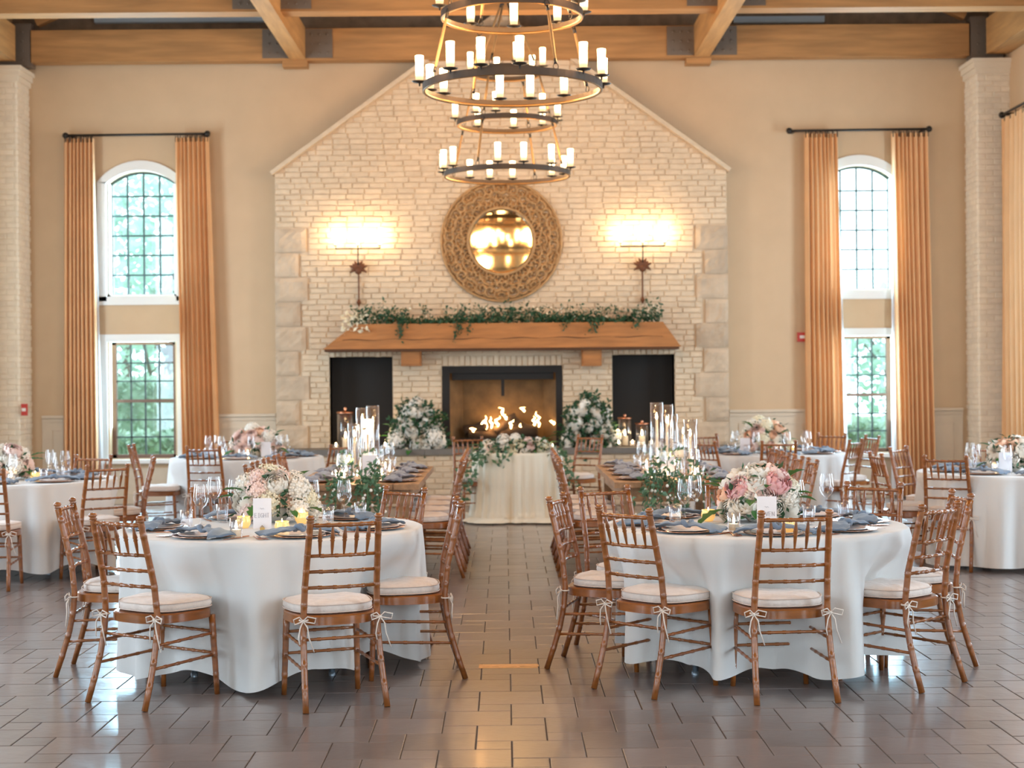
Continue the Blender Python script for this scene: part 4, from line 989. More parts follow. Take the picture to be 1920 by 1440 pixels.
def seat(c, ang, r, where, tname, flat=False, grey=False, glasses=True, z=ZT+.0015):
    """a place laid at angle ang (degrees, 0 = +x, seen from above) of table c"""
    global cnt; cnt += 1; a = math.radians(ang); d = Vector((math.cos(a), math.sin(a), 0)); t = Vector((-d.y, d.x, 0)); p = Vector((c[0], c[1], z))+d*r; rz = a+PI/2
    grp = ' of the '+tname
    put('charger_plate', charger_me, p, rz, 'rose-gold charger plate at the %s place, %s' % (where, tname), 'plate', 'charger plates'+grp)
    put('dinner_plate', plate_me, p, rz, 'blush dinner plate at the %s place, %s' % (where, tname), 'plate', 'dinner plates'+grp)
    me = napg_me[cnt % 3] if grey else nap_me[cnt % 4]
    put('napkin', me, p+Vector((0, 0, .010)), rz+R.uniform(-.35, .35), 'knotted %s napkin at the %s place, %s' % ('grey' if grey else 'dusty blue', where, tname), 'napkin', 'napkins'+grp)
    if flat:
        for i, o_ in enumerate((-.20, -.225)): put('fork', fork_me, p+t*(-o_)*-1+d*0, rz+PI+R.uniform(-.05, .05), 'copper %s fork at the %s place, %s' % (('inner', 'outer')[i], where, tname), 'fork', 'copper flatware'+grp)
        put('knife', knife_me, p+t*.205, rz+PI+R.uniform(-.05, .05), 'copper knife at the %s place, %s' % (where, tname), 'knife', 'copper flatware'+grp)
    if glasses:
        put('wine_glass', wine_me, p-d*.20+t*.11, 0, 'clear stemmed wine glass at the %s place, %s' % (where, tname), 'glass', 'glasses'+grp)
        put('tumbler', tumb_me, p-d*.17+t*.01, 0, 'clear water tumbler at the %s place, %s' % (where, tname), 'glass', 'glasses'+grp)
T8, T7 = 'EIGHT card table', 'SEVEN card table'
for wh, ang in (('nearest', -68), ('near left', -116), ('left', 188), ('aisle side', -16), ('far right', 48), ('far left', 116)): seat(C8, ang, .615, wh, T8, True, glasses=False)
for wh, ang in (('nearest', -88), ('near left', -134), ('near right', -46), ('right', 4), ('far right', 44), ('farthest', 88), ('far left', 134), ('aisle side', 177)): seat(C7, ang, .60, wh, T7, True, glasses=False)
for tb, nm in ((CL, 'left edge table'), (C2, 'back left round table'), (CR, 'back right round table'), (CT, 'right edge table')):
    for wh, ang in (('nearest', -90), ('near right', -42), ('right', 2), ('far right', 46), ('farthest', 90), ('far left', 134), ('left', 180), ('near left', -136)):
        if tb in (CL,) and wh in ('left', 'far left', 'near left'): continue
        if tb in (CT,) and wh in ('right', 'far right', 'near right'): continue
        seat(tb, ang, .60, wh, nm)
for nm, (x0, x1) in FT.items():
    for i in range(4):
        yy = 12.72+i*.62
        for sd, wh in ((-1, 'left'), (1, 'right')):
            inner = (nm == 'left') == (sd > 0); side = 'aisle side' if inner else 'outer side'
            seat(((x0+x1)/2, yy), 0 if sd > 0 else 180, (x1-x0)/2-.20, '%s %s' % (ordn[i], side), nm+' plank table', grey=True)
def glass_at(me, nm, px, py, label, grp, z=ZT+.002):
    p = on_z(px, py, z); put(nm, me, p, 0, label, 'glass', grp)
G8, G7 = 'glasses of the EIGHT card table', 'glasses of the SEVEN card table'
for (nm, px, py, lab) in (('wine_glass', 377, 985, 'stemmed wine glass standing leftmost on the EIGHT card table'), ('wine_glass', 441, 973, 'stemmed wine glass just left of the flowers on the EIGHT card table'),
    ('tumbler', 350, 992, 'tumbler between the two leftmost napkins of the EIGHT card table'), ('tumbler', 417, 979, 'tumbler behind the tall candle glass of the EIGHT card table'), ('wine_glass', 586, 975, 'stemmed wine glass before the flowers, right of the EIGHT card'),
    ('wine_glass', 646, 976, 'stemmed wine glass standing rightmost on the EIGHT card table'), ('tumbler', 615, 985, 'tumbler behind the nearest chair back of the EIGHT card table'), ('tumbler', 676, 976, 'tumbler rightmost on the EIGHT card table'),
    ('wine_glass', 402, 966, 'stemmed wine glass farthest back left on the EIGHT card table')):
    glass_at(wine_me if nm == 'wine_glass' else tumb_me, nm, px, py, 'clear '+lab, G8)
for (nm, px, py, lab) in (('wine_glass', 1284, 974, 'stemmed wine glass, left one of the leftmost pair on the SEVEN card table'), ('wine_glass', 1303, 966, 'stemmed wine glass, right one of the leftmost pair on the SEVEN card table'),
    ('tumbler', 1266, 982, 'tumbler leftmost on the SEVEN card table'), ('wine_glass', 1370, 974, 'stemmed wine glass just left of the flowers on the SEVEN card table'), ('wine_glass', 1495, 978, 'stemmed wine glass just right of the SEVEN card'),
    ('wine_glass', 1550, 962, 'stemmed wine glass rightmost on the SEVEN card table'), ('tumbler', 1582, 974, 'tumbler rightmost on the SEVEN card table'), ('tumbler', 1517, 984, 'tumbler between the rightmost wine glasses of the SEVEN card table')):
    glass_at(wine_me if nm == 'wine_glass' else tumb_me, nm, px, py, 'clear '+lab, G7)

# ---- candles
def flame_mb(z, s_=1): return MB().lathe([(.001, z), (.006*s_, z+.008*s_), (.0075*s_, z+.018*s_), (.004*s_, z+.034*s_), (.0008, z+.048*s_)], 8)
V = {}
def votive(p, label, kind, grp):
    key = kind
    t = thing('votive_candle', label, 'candle', p, 0, grp)
    if key not in V:
        if kind == 'gold': V[key] = [('gold_cup', MB().lathe([(.001, .002), (.026, .001), (.038, .02), (.041, .04), (.036, .058), (.038, .066), (.033, .064), (.034, .04), (.02, .012), (.001, .012)], 16).mesh('gold_cup', M['merc'], True)), ('wax', MB().lathe([(.019, .012), (.019, .034), (.001, .034)], 10).mesh('wax', M['wax'])), ('flame', flame_mb(.036, .9).mesh('flame', M['flame'], True))]
        elif kind == 'glass': V[key] = [('glass_cup', MB().lathe([(.001, .003), (.030, .002), (.034, .05), (.036, .105), (.033, .105), (.03, .012), (.001, .01)], 16).mesh('glass_cup', M['glass'], True)), ('wax', MB().lathe([(.026, .011), (.026, .045), (.001, .045)], 12).mesh('wax', M['wax'])), ('flame', flame_mb(.045, 1).mesh('flame', M['flame'], True))]
        else: V[key] = [('glass_cup', MB().lathe([(.001, .003), (.034, .002), (.036, .03), (.038, .065), (.035, .065), (.032, .01), (.001, .01)], 14).mesh('glass_cup', M['glass'], True)), ('wax', MB().lathe([(.029, .011), (.029, .035), (.001, .035)], 12).mesh('wax', M['wax'])), ('flame', flame_mb(.035, 1).mesh('flame', M['flame'], True))]
    for n_, me in V[key]: inst(n_, me, t)
def at(px, py): return on_z(px, py, ZT+.002)
votive(at(443, 1009), 'lit candle in a tall clear glass, nearest on the EIGHT card table', 'glass', 'votives of the EIGHT card table')
votive(at(529, 1000), 'gold mercury-glass votive just right of the EIGHT card', 'gold', 'votives of the EIGHT card table')
votive(at(566, 982), 'gold mercury-glass votive right of the flowers by the EIGHT card', 'gold', 'votives of the EIGHT card table')
votive(at(457, 990), 'gold mercury-glass votive left of the flowers by the EIGHT card', 'gold', 'votives of the EIGHT card table')
votive(at(1328, 977), 'gold mercury-glass votive left of the flowers by the SEVEN card', 'gold', 'votives of the SEVEN card table')
votive(at(1376, 998), 'lit candle in a tall clear glass, nearest on the SEVEN card table', 'glass', 'votives of the SEVEN card table')
votive(at(1478, 1000), 'gold mercury-glass votive behind the nearest chair of the SEVEN card table', 'gold', 'votives of the SEVEN card table')
for i, (tb, nm) in enumerate(((CL, 'left edge table'), (C2, 'back left round table'), (CR, 'back right round table'), (CT, 'right edge table'))):
    for j, (dx, dy) in enumerate(((-.24, -.12), (.22, -.16), (.05, -.26))): votive(Vector((tb[0]+dx, tb[1]+dy, ZT+.002)), 'small lit votive %s the flowers on the %s' % (('left of', 'right of', 'in front of')[j], nm), 'gold' if j == 1 else 'low', 'votives of the '+nm)
def cylinder(px, pytop, Y, label, lit, z=ZT):
    p = on_y(px, pytop, Y); h = p.z-z-.002; r = .055; t = thing('hurricane_vase', label, 'candle holder', (p.x, Y, z+.002), 0, 'tall glass cylinders on the plank tables')
    MB().lathe([(.001, .004), (r, .0), (r, h), (r-.003, h), (r-.003, .008), (.001, .008)], 24).build('glass_cylinder', M['cyl'], t, smooth=True)
    MB().tube([(r*math.cos(i*PI/12), r*math.sin(i*PI/12), h) for i in range(24)], .0022, 5, closed=True).build('rim', M['cyl'], t)
    MB().lathe([(.012, .008), (.011, lit), (.001, lit+.006)], 10).build('taper_candle', M['wax'], t, smooth=True)
    flame_mb(lit+.002, 1.25).build('flame', M['flame'], t, smooth=True)
def candle_light(p, e):
    l = bpy.data.lights.new('candle_light', 'POINT'); l.energy = e; l.color = (1, .68, .36); l.shadow_soft_size = .03
    o = bpy.data.objects.new('candle_light', l); COL.objects.link(o); o.location = p
for x in (-1.19, 1.42):
    for (dx, yy, zz) in ((-.02, 12.70, .93), (.03, 13.35, 1.18), (-.02, 14.1, 1.1)): candle_light((x+dx, yy, zz), 2.6)
LBL = 'clear glass cylinder with a lit taper, '
cylinder(664, 794, 13.5, LBL+'leftmost of five on the left plank table', .33)
cylinder(679, 765, 13.8, LBL+'second from the left on the left plank table', .46)
cylinder(689, 786, 13.3, LBL+'third from the left on the left plank table', .36)
cylinder(699, 761, 13.55, LBL+'rightmost of five on the left plank table', .44)
cylinder(672, 800, 14.3, LBL+'farthest back on the left plank table', .36)
cylinder(1231, 755, 13.4, LBL+'leftmost of five on the right plank table', .46)
cylinder(1250, 759, 13.7, LBL+'second from the left on the right plank table', .42)
cylinder(1259, 777, 14.1, LBL+'third from the left on the right plank table', .38)
cylinder(1294, 787, 13.0, LBL+'rightmost of five on the right plank table', .33)
cylinder(1281, 806, 14.4, LBL+'farthest back on the right plank table', .30)
for nm, (x0, x1) in FT.items():
    xm_ = (x0+x1)/2
    for i, (dx, yy) in enumerate(((-.10, 12.62), (.13, 12.70), (.17, 13.05), (-.20, 12.95), (.20, 13.5), (-.18, 13.6), (.12, 14.1), (-.12, 14.25), (.02, 14.6), (-.02, 12.9))):
        votive(Vector((xm_+dx, yy, ZT+.002)), 'small lit votive, %s from the near end of the %s plank table' % (('first', 'second', 'third', 'fourth', 'fifth', 'sixth', 'seventh', 'eighth', 'ninth', 'tenth')[i], nm), 'low', 'votives of the %s plank table' % nm)

# ================================================================== FLOWERS
def rose_mesh(seed, mat, r=.05, open_=1.0, rings=5):
    """cupped petals wrapped round each other like shells, the outer ones opening"""
    rr = random.Random(seed); b = MB()
    for k_ in range(rings):
        f = k_/(rings-1); m_ = 3+k_; rk = r*(.26+.74*f); top = math.radians(82-40*f*open_); off = rr.uniform(0, 6)
        for q in range(m_):
            az0 = off+2*PI*q/m_; aw = PI/m_*1.7; tj = top+rr.uniform(-.10, .10); rj = rk*rr.uniform(.95, 1.05); fl = rr.uniform(.02, .09)*(.4+f)
            def fn(u, v):
                s_ = (u-.5)*2; wv = math.sqrt(max(0, 1-(v*.97)**5)); az = az0+s_*aw*(.35+.65*min(v*2, 1))*max(wv, .5); el = -1.0+(tj+1.0)*(v-.12*s_*s_*v)
                rad = rj*(1+fl*max(0, v-.6)/.4*(1-s_*s_*.3)+.02*math.sin(7*s_+q)); return (rad*math.cos(el)*math.cos(az), rad*math.cos(el)*math.sin(az), rad*math.sin(el)*.9)
            b.grid(fn, 5, 5)
    b.ball((0, 0, r*.05), r*.22, 6, 5)
    return b.mesh('bloom', mat, True)
def hydr_mesh(seed, mat, r=.065):
    rr = random.Random(seed); b = MB(); n = 70; b.ball((0, 0, 0), r*.8, 10, 8)
    for i in range(n):
        z = 1-2*(i+.5)/n
        if z < -.35: continue
        a = i*2.39996; s_ = math.sqrt(1-z*z); d = Vector((s_*math.cos(a), s_*math.sin(a), z)); t = d.orthogonal().normalized(); q = d.cross(t); rot = rr.random()*6; w_ = r*.26; c = d*r*rr.uniform(.92, 1.08)
        for k_ in range(4):
            e = t*math.cos(rot+k_*PI/2)+q*math.sin(rot+k_*PI/2); f = d.cross(e)
            b.add([tuple(c), tuple(c+e*w_*.6+f*w_*.45+d*w_*.15), tuple(c+e*w_*1.05+d*w_*.35), tuple(c+e*w_*.6-f*w_*.45+d*w_*.15)], [(0,1,2,3)])
    return b.mesh('bloom', mat, False)
BL = {'rose_white': rose_mesh(1, M['white']), 'rose_white2': rose_mesh(2, M['white'], .055, 1.2), 'rose_blush': rose_mesh(3, M['blush']), 'rose_peach': rose_mesh(4, M['peach'], .048), 'rose_cream': rose_mesh(5, M['cream'], .055, 1.1),
      'peony_pink': rose_mesh(6, M['pink'], .075, 1.15, 7), 'peony_blush': rose_mesh(7, M['blush'], .07, 1.2, 7), 'hyd_white': hydr_mesh(8, M['white']), 'hyd_blush': hydr_mesh(9, M['blush'], .06), 'hyd_cream': hydr_mesh(10, M['cream'], .06), 'peony_white': rose_mesh(11, M['white'], .072, 1.2, 7)}
def leaf_mesh(L_=.09, W_=.045, mat='leaf', lobes=0):
    b = MB()
    def fn(u, v):
        s_ = (u-.5)*2; w_ = W_/2*math.sin(PI*v)**.8*(1+.25*lobes*math.sin(v*26)) ; return (s_*w_, L_*v, -.012*v*v*4*L_/.09*.6+abs(s_)*w_*.35)
    b.grid(fn, 4, 9); return b.mesh('leaf', M[mat], False)
LF = leaf_mesh(); LFF = leaf_mesh(.13, .055, lobes=1)
def foliage(b, n, pos, size, rr, elong=2.2):
    for _ in range(n):
        c = Vector(pos(rr)); d = Vector((rr.gauss(0, 1), rr.gauss(0, 1), rr.gauss(.2, .8))).normalized(); t = d.orthogonal().normalized(); t.rotate(Matrix.Rotation(rr.random()*6, 3, d)); s_ = size*rr.uniform(.6, 1.3); w_ = s_/elong; nrm = d.cross(t)
        b.add([tuple(c), tuple(c+d*s_*.5+t*w_*.5+nrm*w_*.15), tuple(c+d*s_), tuple(c+d*s_*.5-t*w_*.5+nrm*w_*.15)], [(0,1,2), (0,2,3)])
    return b
def arrangement(loc, rad, label, mix, seed, group='low flower centrepieces', nb=22, bscale=1, leaves=10, foln=260, bowl=True, fmat='leafd', lsize=.055, sprigs=0):
    rr = random.Random(seed); rx, ry, rz = rad; t = thing('flower_arrangement', label, 'flowers', loc, 0, group)
    base = .085 if bowl else .0
    if bowl: MB().lathe([(.001, .002), (.05, .0), (.09, .04), (.10, .085), (.09, .085), (.08, .045), (.001, .02)], 20).build('bowl', M['bowl'], t, smooth=True)
    b = MB()
    def pos(r_):
        while True:
            v = Vector((r_.uniform(-1, 1), r_.uniform(-1, 1), r_.uniform(-.25, 1)))
            if .5 < v.length < 1: return (v.x*rx*1.1, v.y*ry*1.1, base+v.z*rz*1.05)
    foliage(b, foln, pos, lsize, rr)
    for i in range(sprigs):
        a = rr.uniform(0, 6.28); q = rr.uniform(.2, .9); P0 = Vector((math.cos(a)*rx*q, math.sin(a)*ry*q, rz*(1-q*q*.6)*.8)); P1 = P0*1.28+Vector((0, 0, .10)); b.tube([P0, P1], .003, 4)
        for _ in range(14): c0 = P0.lerp(P1, rr.uniform(.1, 1)); foliage(b, 1, lambda r_: c0, .07, rr)
    stuff(b.build('foliage', M[fmat], t))
    for i in range(nb):
        z = 1-1.15*(i+.5)/nb; a = i*2.39996+seed; s_ = math.sqrt(max(0, 1-z*z)); d = Vector((s_*math.cos(a), s_*math.sin(a), max(z, -.1))); k_ = rr.choice(mix)
        sc_ = bscale*rr.uniform(.85, 1.15); p = Vector((d.x*rx, d.y*ry, base+d.z*rz))*1.0; p *= rr.uniform(.9, 1.04)
        n_ = Vector((d.x/rx, d.y/ry, d.z/rz+.3)).normalized()
        inst('bloom', BL[k_], t, p-n_*.02*sc_, rot=n_.to_track_quat('Z', 'Y').to_euler(), scale=sc_)
    for i in range(leaves):
        a = rr.uniform(0, 2*PI); el = rr.uniform(-.25, .75); d = Vector((math.cos(a)*math.cos(el), math.sin(a)*math.cos(el), math.sin(el))); p = Vector((d.x*rx*1.0, d.y*ry*1.0, base+max(d.z*rz, -.01)))
        q = d.to_track_quat('Y', 'Z'); inst('leaf', LFF if i % 3 == 0 else LF, t, p, rot=q.to_euler(), scale=rr.uniform(.9, 1.55))
    return t
pastel = ['hyd_white', 'hyd_white', 'hyd_cream', 'hyd_blush', 'hyd_blush', 'peony_blush', 'rose_cream', 'hyd_cream', 'rose_blush', 'peony_white', 'hyd_white', 'rose_peach']
p = at(516, 978); arrangement((p.x, p.y, ZT+.002), (.22, .17, .215), 'low arrangement of white, blush and peach blooms behind the EIGHT card', pastel, 3, nb=26, bscale=1.05, leaves=12)
p = at(1421, 978); arrangement((p.x, p.y, ZT+.002), (.22, .17, .235), 'low arrangement of pink peonies and white roses behind the SEVEN card', ['peony_pink', 'rose_white2', 'hyd_white', 'peony_blush', 'rose_peach', 'peony_white', 'rose_white', 'hyd_cream'], 5, nb=26, bscale=1.05, leaves=14)
p = on_z(30, 897, ZT); arrangement((p.x, 13.35, ZT+.002), (.19, .17, .20), 'white and blush flowers on the round table at the left edge', ['peony_white', 'hyd_white', 'peony_blush', 'rose_blush'], 7, nb=22, bscale=1.05)
p = on_z(480, 857, ZT); arrangement((p.x, 17.1, ZT+.002), (.27, .22, .24), 'blush and peach flowers on the back left round table', ['hyd_blush', 'rose_peach', 'peony_blush', 'hyd_white', 'rose_blush'], 9, nb=26, bscale=1.15)
p = on_z(1440, 850, ZT); arrangement((p.x, 17.0, ZT+.002), (.25, .22, .28), 'white, pink and peach flowers on the back right round table', ['hyd_white', 'peony_white', 'rose_peach', 'hyd_cream', 'peony_blush'], 10, nb=26, bscale=1.15)
p = on_z(1908, 886, ZT); arrangement((p.x, 13.3, ZT+.002), (.20, .18, .21), 'white flowers and greens on the round table at the right edge', ['hyd_white', 'peony_white', 'rose_white', 'rose_peach'], 11, nb=20, bscale=1.05)
whites = ['rose_white', 'rose_white2', 'peony_white', 'rose_white2', 'hyd_white', 'rose_white']
p = on_y(782, 842, YH+.28); arrangement((p.x, YH+.26, ZH+.002), (.36, .20, .56), 'large mound of white blooms on the hearth, left of the fire', whites, 14, 'hearth flower mounds', nb=32, bscale=1.65, leaves=34, foln=1500, bowl=False, lsize=.085, sprigs=22)
p = on_y(1105, 838, YH+.28); arrangement((p.x, YH+.26, ZH+.002), (.33, .20, .60), 'large mound of white blooms on the hearth, right of the fire', whites, 15, 'hearth flower mounds', nb=30, bscale=1.6, leaves=34, foln=1500, bowl=False, lsize=.085, sprigs=22)
arrangement((CS[0], CS[1]-.18, ZT+.002), (.42, .24, .17), 'white and blush flowers with trailing greens on the small sweetheart table', ['rose_white', 'rose_blush', 'hyd_white', 'rose_cream', 'peony_white'], 17, 'sweetheart table flowers', nb=34, bscale=1.1, leaves=24, foln=900, bowl=False)
for (dx, dy, lab) in ((-.40, -.05, 'left end'), (.40, -.05, 'right end'), (.34, .16, 'far right side')):
    votive(Vector((CS[0]+dx, CS[1]+dy, ZT+.002)), 'small lit glass votive at the %s of the small sweetheart table' % lab, 'low', 'votives of the sweetheart table')
def vine(b, P, n, size, spread, rr):
    P = [Vector(p) for p in P]
    b.tube(P, .004, 4)
    for i in range(n):
        t = rr.random()*(len(P)-1); k_ = int(t); c = P[k_].lerp(P[min(k_+1, len(P)-1)], t-k_)+Vector((rr.gauss(0, spread), rr.gauss(0, spread), rr.gauss(0, spread)))
        foliage(b, 1, lambda r_: c, size, rr, 2.0)
    return b
rr = random.Random(5); b = MB(); c = Vector((CS[0], CS[1], 0))
vine(b, [(-.35, -.34, .80), (-.50, -.42, .74), (-.58, -.40, .60), (-.60, -.42, .42), (-.66, -.45, .25)], 70, .085, .035, rr)
vine(b, [(-.3, -.44, .80), (-.42, -.52, .70), (-.5, -.54, .55), (-.53, -.56, .45)], 45, .08, .03, rr); vine(b, [(-.1, -.45, .8), (-.16, -.52, .72), (-.2, -.54, .66)], 20, .08, .03, rr)
vine(b, [(.36, -.30, .80), (.52, -.36, .72), (.60, -.38, .55), (.66, -.42, .38)], 60, .085, .035, rr)
tag(b.build('trailing_greenery', M['leafb'], None, (CS[0], CS[1], 0)), 'leafy green tendrils trailing down both sides of the small sweetheart cloth', 'greenery')
# sprays at the near end of the plank tables
for nm, (x0, x1), px in (('left', FT['left'], (600, 720)), ('right', FT['right'], (1195, 1345))):
    rr = random.Random(len(nm)); A, B_ = on_y(px[0], 920, 12.2), on_y(px[1], 920, 12.2); t = thing('greenery_swag', 'leafy swag with small white blossoms hanging from the near end of the %s plank table' % nm, 'greenery', ((A.x+B_.x)/2, 12.2, .4)); w_ = (B_.x-A.x)/2
    b = MB()
    for i in range(9):
        x = rr.uniform(-w_, w_); vine(b, [(x*.8, .22, .378), (x*.9, .10, .405), (x, .02, .30), (x*1.05, -.02, .14+rr.uniform(-.1, .1)), (x*1.1, -.02, -.05+rr.uniform(-.1, .15))], 46, .06, .04, rr)
    for i in range(4): x = rr.uniform(-w_*.8, w_*.8); vine(b, [(x, .25, .378), (x+.03, .22, .46), (x+.02, .2, .54)], 16, .05, .018, rr)
    stuff(b.build('leaves', M['leafb'], t)); b = MB()
    for i in range(60):
        q = Vector((rr.uniform(-w_*1.1, w_*1.1), rr.uniform(-.08, .05), rr.uniform(-.05, .36))); b.ball(q, .010*rr.uniform(.7, 1.4), 5, 4)
    stuff(b.build('blossoms', M['white'], t))
# bud vases and low flowers among the candles of the plank tables
for nm, (x0, x1) in FT.items():
    xm_ = (x0+x1)/2
    for i, (dx, yy, col) in enumerate(((-.12, 12.72, 'rose_cream'), (.05, 13.1, 'rose_white2'), (-.05, 14.0, 'hyd_white'))):
        t = thing('bud_vase', 'clear bud vase with %s bloom, %s along the %s plank table' % (('a cream', 'a white', 'a white hydrangea')[i], ('first', 'second', 'third')[i], nm), 'vase', (xm_+dx, yy, ZT+.002), 0, 'bud vases on the plank tables')
        MB().lathe([(.001, .003), (.03, .001), (.035, .04), (.02, .09), (.016, .13), (.022, .15)], 14).build('vase', M['glass'], t, smooth=True)
        MB().tube([(0, 0, .01), (.004, 0, .1), (.01, 0, .19)], .003, 5).build('stem', M['leaf'], t); inst('bloom', BL[col], t, (.01, 0, .19), scale=.9)
        b = MB(); rr = random.Random(i+40); foliage(b, 34, lambda r_: (r_.gauss(.01, .035), r_.gauss(0, .035), r_.uniform(.12, .24)), .05, rr); stuff(b.build('leaves', M['leafb'], t))

# ---- mantel garland
rr = random.Random(12); t = thing('mantel_garland', 'leafy green garland laid along the top of the timber mantel', 'garland', (0, YM+.08, mz1))
b = MB(); xL, xR = on_y(640, 600, YM).x, on_y(1240, 600, YM).x
def gpos(r_):
    x = r_.uniform(xL+.12, xR); k_ = .085+.05*math.sin(x*3.1+1)+.035*math.sin(x*7.7); return (x, r_.gauss(.03, .06), abs(r_.gauss(0, 1))*k_*.75+.004)
foliage(b, 3000, gpos, .062, rr, 2.4)
for i in range(42): x = rr.uniform(xL+.1, xR+.02); vine(b, [(x, .03, .05), (x+rr.uniform(-.06, .06), 0, .13), (x+rr.uniform(-.15, .15), -.02, .20+rr.uniform(-.05, .05))], 12, .05, .02, rr)
for (px, L_) in ((752, .20), (748, .15), (855, .22), (862, .14), (880, .10), (1110, .12), (1120, .10), (1195, .08), (1058, .05)):
    x = on_y(px, 610, YM).x; vine(b, [(x+.05, -.04, .04), (x+.02, -.115, .0), (x, -.12, -L_*.5), (x-.03, -.12, -L_)], int(160*L_)+10, .05, .025, rr)
stuff(b.build('leaves', M['leafd'], t))
b = MB()
foliage(b, 110, lambda r_: (r_.uniform(xL-.0, xL+.35), r_.uniform(-.12, .0), r_.uniform(-.10, .12)*1.0), .07, rr, 1.8)
foliage(b, 120, lambda r_: (r_.uniform(xL+.4, xR), r_.uniform(-.06, .04), r_.uniform(.05, .22)), .035, rr, 1.6)
stuff(b.build('blossoms', M['cream'], t))
# ---- lanterns and candles on the hearth
def lantern(px, pyt, pyb, label, r=.11):
    p = on_y(px, pyb, YF-.25); top = on_y(px, pyt, YF-.25); h = top.z-ZH; t = thing('glass_lantern', label, 'lantern', (p.x, YF-.25, ZH+.002), 0, 'glass lanterns on the hearth')
    MB().lathe([(.001, .004), (r, .0), (r, h*.85), (r-.003, h*.85), (r-.003, .01), (.001, .01)], 20).build('glass_jar', M['cyl'], t, smooth=True)
    MB().lathe([(r+.008, h*.85), (r+.008, h*.85+.015), (.02, h*.9), (.012, h*.92), (.025, h*.96), (.001, h)], 20).build('copper_lid', M['copper'], t, smooth=True)
    MB().lathe([(.04, .01), (.04, .13), (.001, .13)], 14).build('pillar_candle', M['wax'], t); flame_mb(.132, 1.6).build('flame', M['flame'], t, smooth=True)
for px in (648, 722, 1160, 1204): q = on_y(px, 820, YF-.36); candle_light((q.x, YF-.40, ZH+.2), 2.2)
lantern(648, 763, 840, 'tall glass lantern with copper lid in front of the left black niche', .105)
lantern(1172, 776, 836, 'tall glass lantern with copper lid left in front of the right black niche', .085)
lantern(1204, 788, 836, 'shorter glass lantern with copper lid right in front of the right black niche', .085)
for (px, lab) in ((630, 'left of the left lantern'), (722, 'between the left lantern and the left flower mound'), (1160, 'left of the right lanterns'), (1186, 'between the two right lanterns'), (1222, 'right of the right lanterns'), (668, 'just right of the left lantern')):
    p = on_y(px, 840, YF-.42); votive(Vector((p.x, YF-.42, ZH+.002)), 'small lit glass votive on the hearth, '+lab, 'low', 'votives on the hearth')

# ---- table cards
GL = {'E': [((0,0),(0,1)),((0,1),(.6,1)),((0,.5),(.5,.5)),((0,0),(.6,0))], 'I': [((.3,0),(.3,1)),((.1,0),(.5,0)),((.1,1),(.5,1))], 'G': [((.62,.85),(.4,1)),((.4,1),(.12,.85)),((.12,.85),(0,.5)),((0,.5),(.12,.13)),((.12,.13),(.4,0)),((.4,0),(.65,.15)),((.65,.15),(.65,.45)),((.65,.45),(.4,.45))],
      'H': [((0,0),(0,1)),((.65,0),(.65,1)),((0,.5),(.65,.5))], 'T': [((.33,0),(.33,1)),((0,1),(.66,1))], 'S': [((.55,.85),(.3,1)),((.3,1),(.05,.8)),((.05,.8),(.5,.35)),((.5,.35),(.5,.12)),((.5,.12),(.25,0)),((.25,0),(0,.15))],
      'V': [((0,1),(.33,0)),((.33,0),(.66,1))], 'N': [((0,0),(0,1)),((0,1),(.65,0)),((.65,0),(.65,1))], 'F': [((0,0),(0,1)),((0,1),(.6,1)),((0,.5),(.5,.5))], 'O': [((.35,1),(.06,.8)),((.06,.8),(0,.5)),((0,.5),(.06,.2)),((.06,.2),(.35,0)),((.35,0),(.64,.2)),((.64,.2),(.7,.5)),((.7,.5),(.64,.8)),((.64,.8),(.35,1))],
      'U': [((0,1),(0,.25)),((0,.25),(.3,0)),((.3,0),(.6,.25)),((.6,.25),(.6,1))], 'R': [((0,0),(0,1)),((0,1),(.45,.97)),((.45,.97),(.55,.75)),((.55,.75),(.42,.53)),((.42,.53),(0,.5)),((.3,.5),(.62,0))]}
def card(loc, txt, label, w_=.10, h_=.165, rz=0):
    t = thing('table_card', label, 'card', loc, rz, 'table number cards'); z0 = .012
    MB().box(-w_/2, w_/2, -.001, .001, z0, z0+h_).build('paper', M['card'], t)
    MB().box(-.012, .012, -.008, .008, 0, .018).tube([(-.008, -.004, .02), (0, -.006, .028), (.008, -.004, .02)], .002, 5).build('brass_stand', M['gold'], t)
    if txt:
        b = MB(); H_ = .024; adv = .0185*.92; wtot = adv*len(txt); x = -wtot/2+.002
        for ch in txt:
            for (a, c) in GL[ch]: b.bar((x+a[0]*.0185, -.0016, z0+h_*.36+a[1]*H_), (x+c[0]*.0185, -.0016, z0+h_*.36+c[1]*H_), .0022, .001)
            x += adv if ch != 'I' else adv*.85
        for i in range(7): b.bar((-.012+i*.0035, -.0016, z0+h_*.66+.004*math.sin(i*1.7)), (-.0085+i*.0035, -.0016, z0+h_*.66+.004*math.sin((i+1)*1.7)), .0012, .0006)
        b.build('lettering', M['ink'], t)
p = at(492, 995); card((p.x, p.y, ZT+.002), 'EIGHT', 'pale table card reading EIGHT before the left centrepiece')
p = at(1438, 993); card((p.x, p.y, ZT+.002), 'SEVEN', 'pale table card reading SEVEN before the pink centrepiece', w_=.105, h_=.165)
p = on_z(691, 905, ZT); card((p.x, 12.68, ZT+.002), 'FOUR', 'pale table card reading FOUR on the left plank table', .115, .20)
p = on_z(1247, 895, ZT); card((p.x, 12.68, ZT+.002), '', 'pale blank-looking table card among candles on the right plank table', .105, .17)
p = on_z(481, 865, ZT); card((p.x, 16.78, ZT+.002), '', 'pale table card before the flowers of the back left round table', .105, .16)
p = on_z(1424, 860, ZT); card((p.x, 16.72, ZT+.002), '', 'pale table card before the flowers of the back right round table', .105, .16)
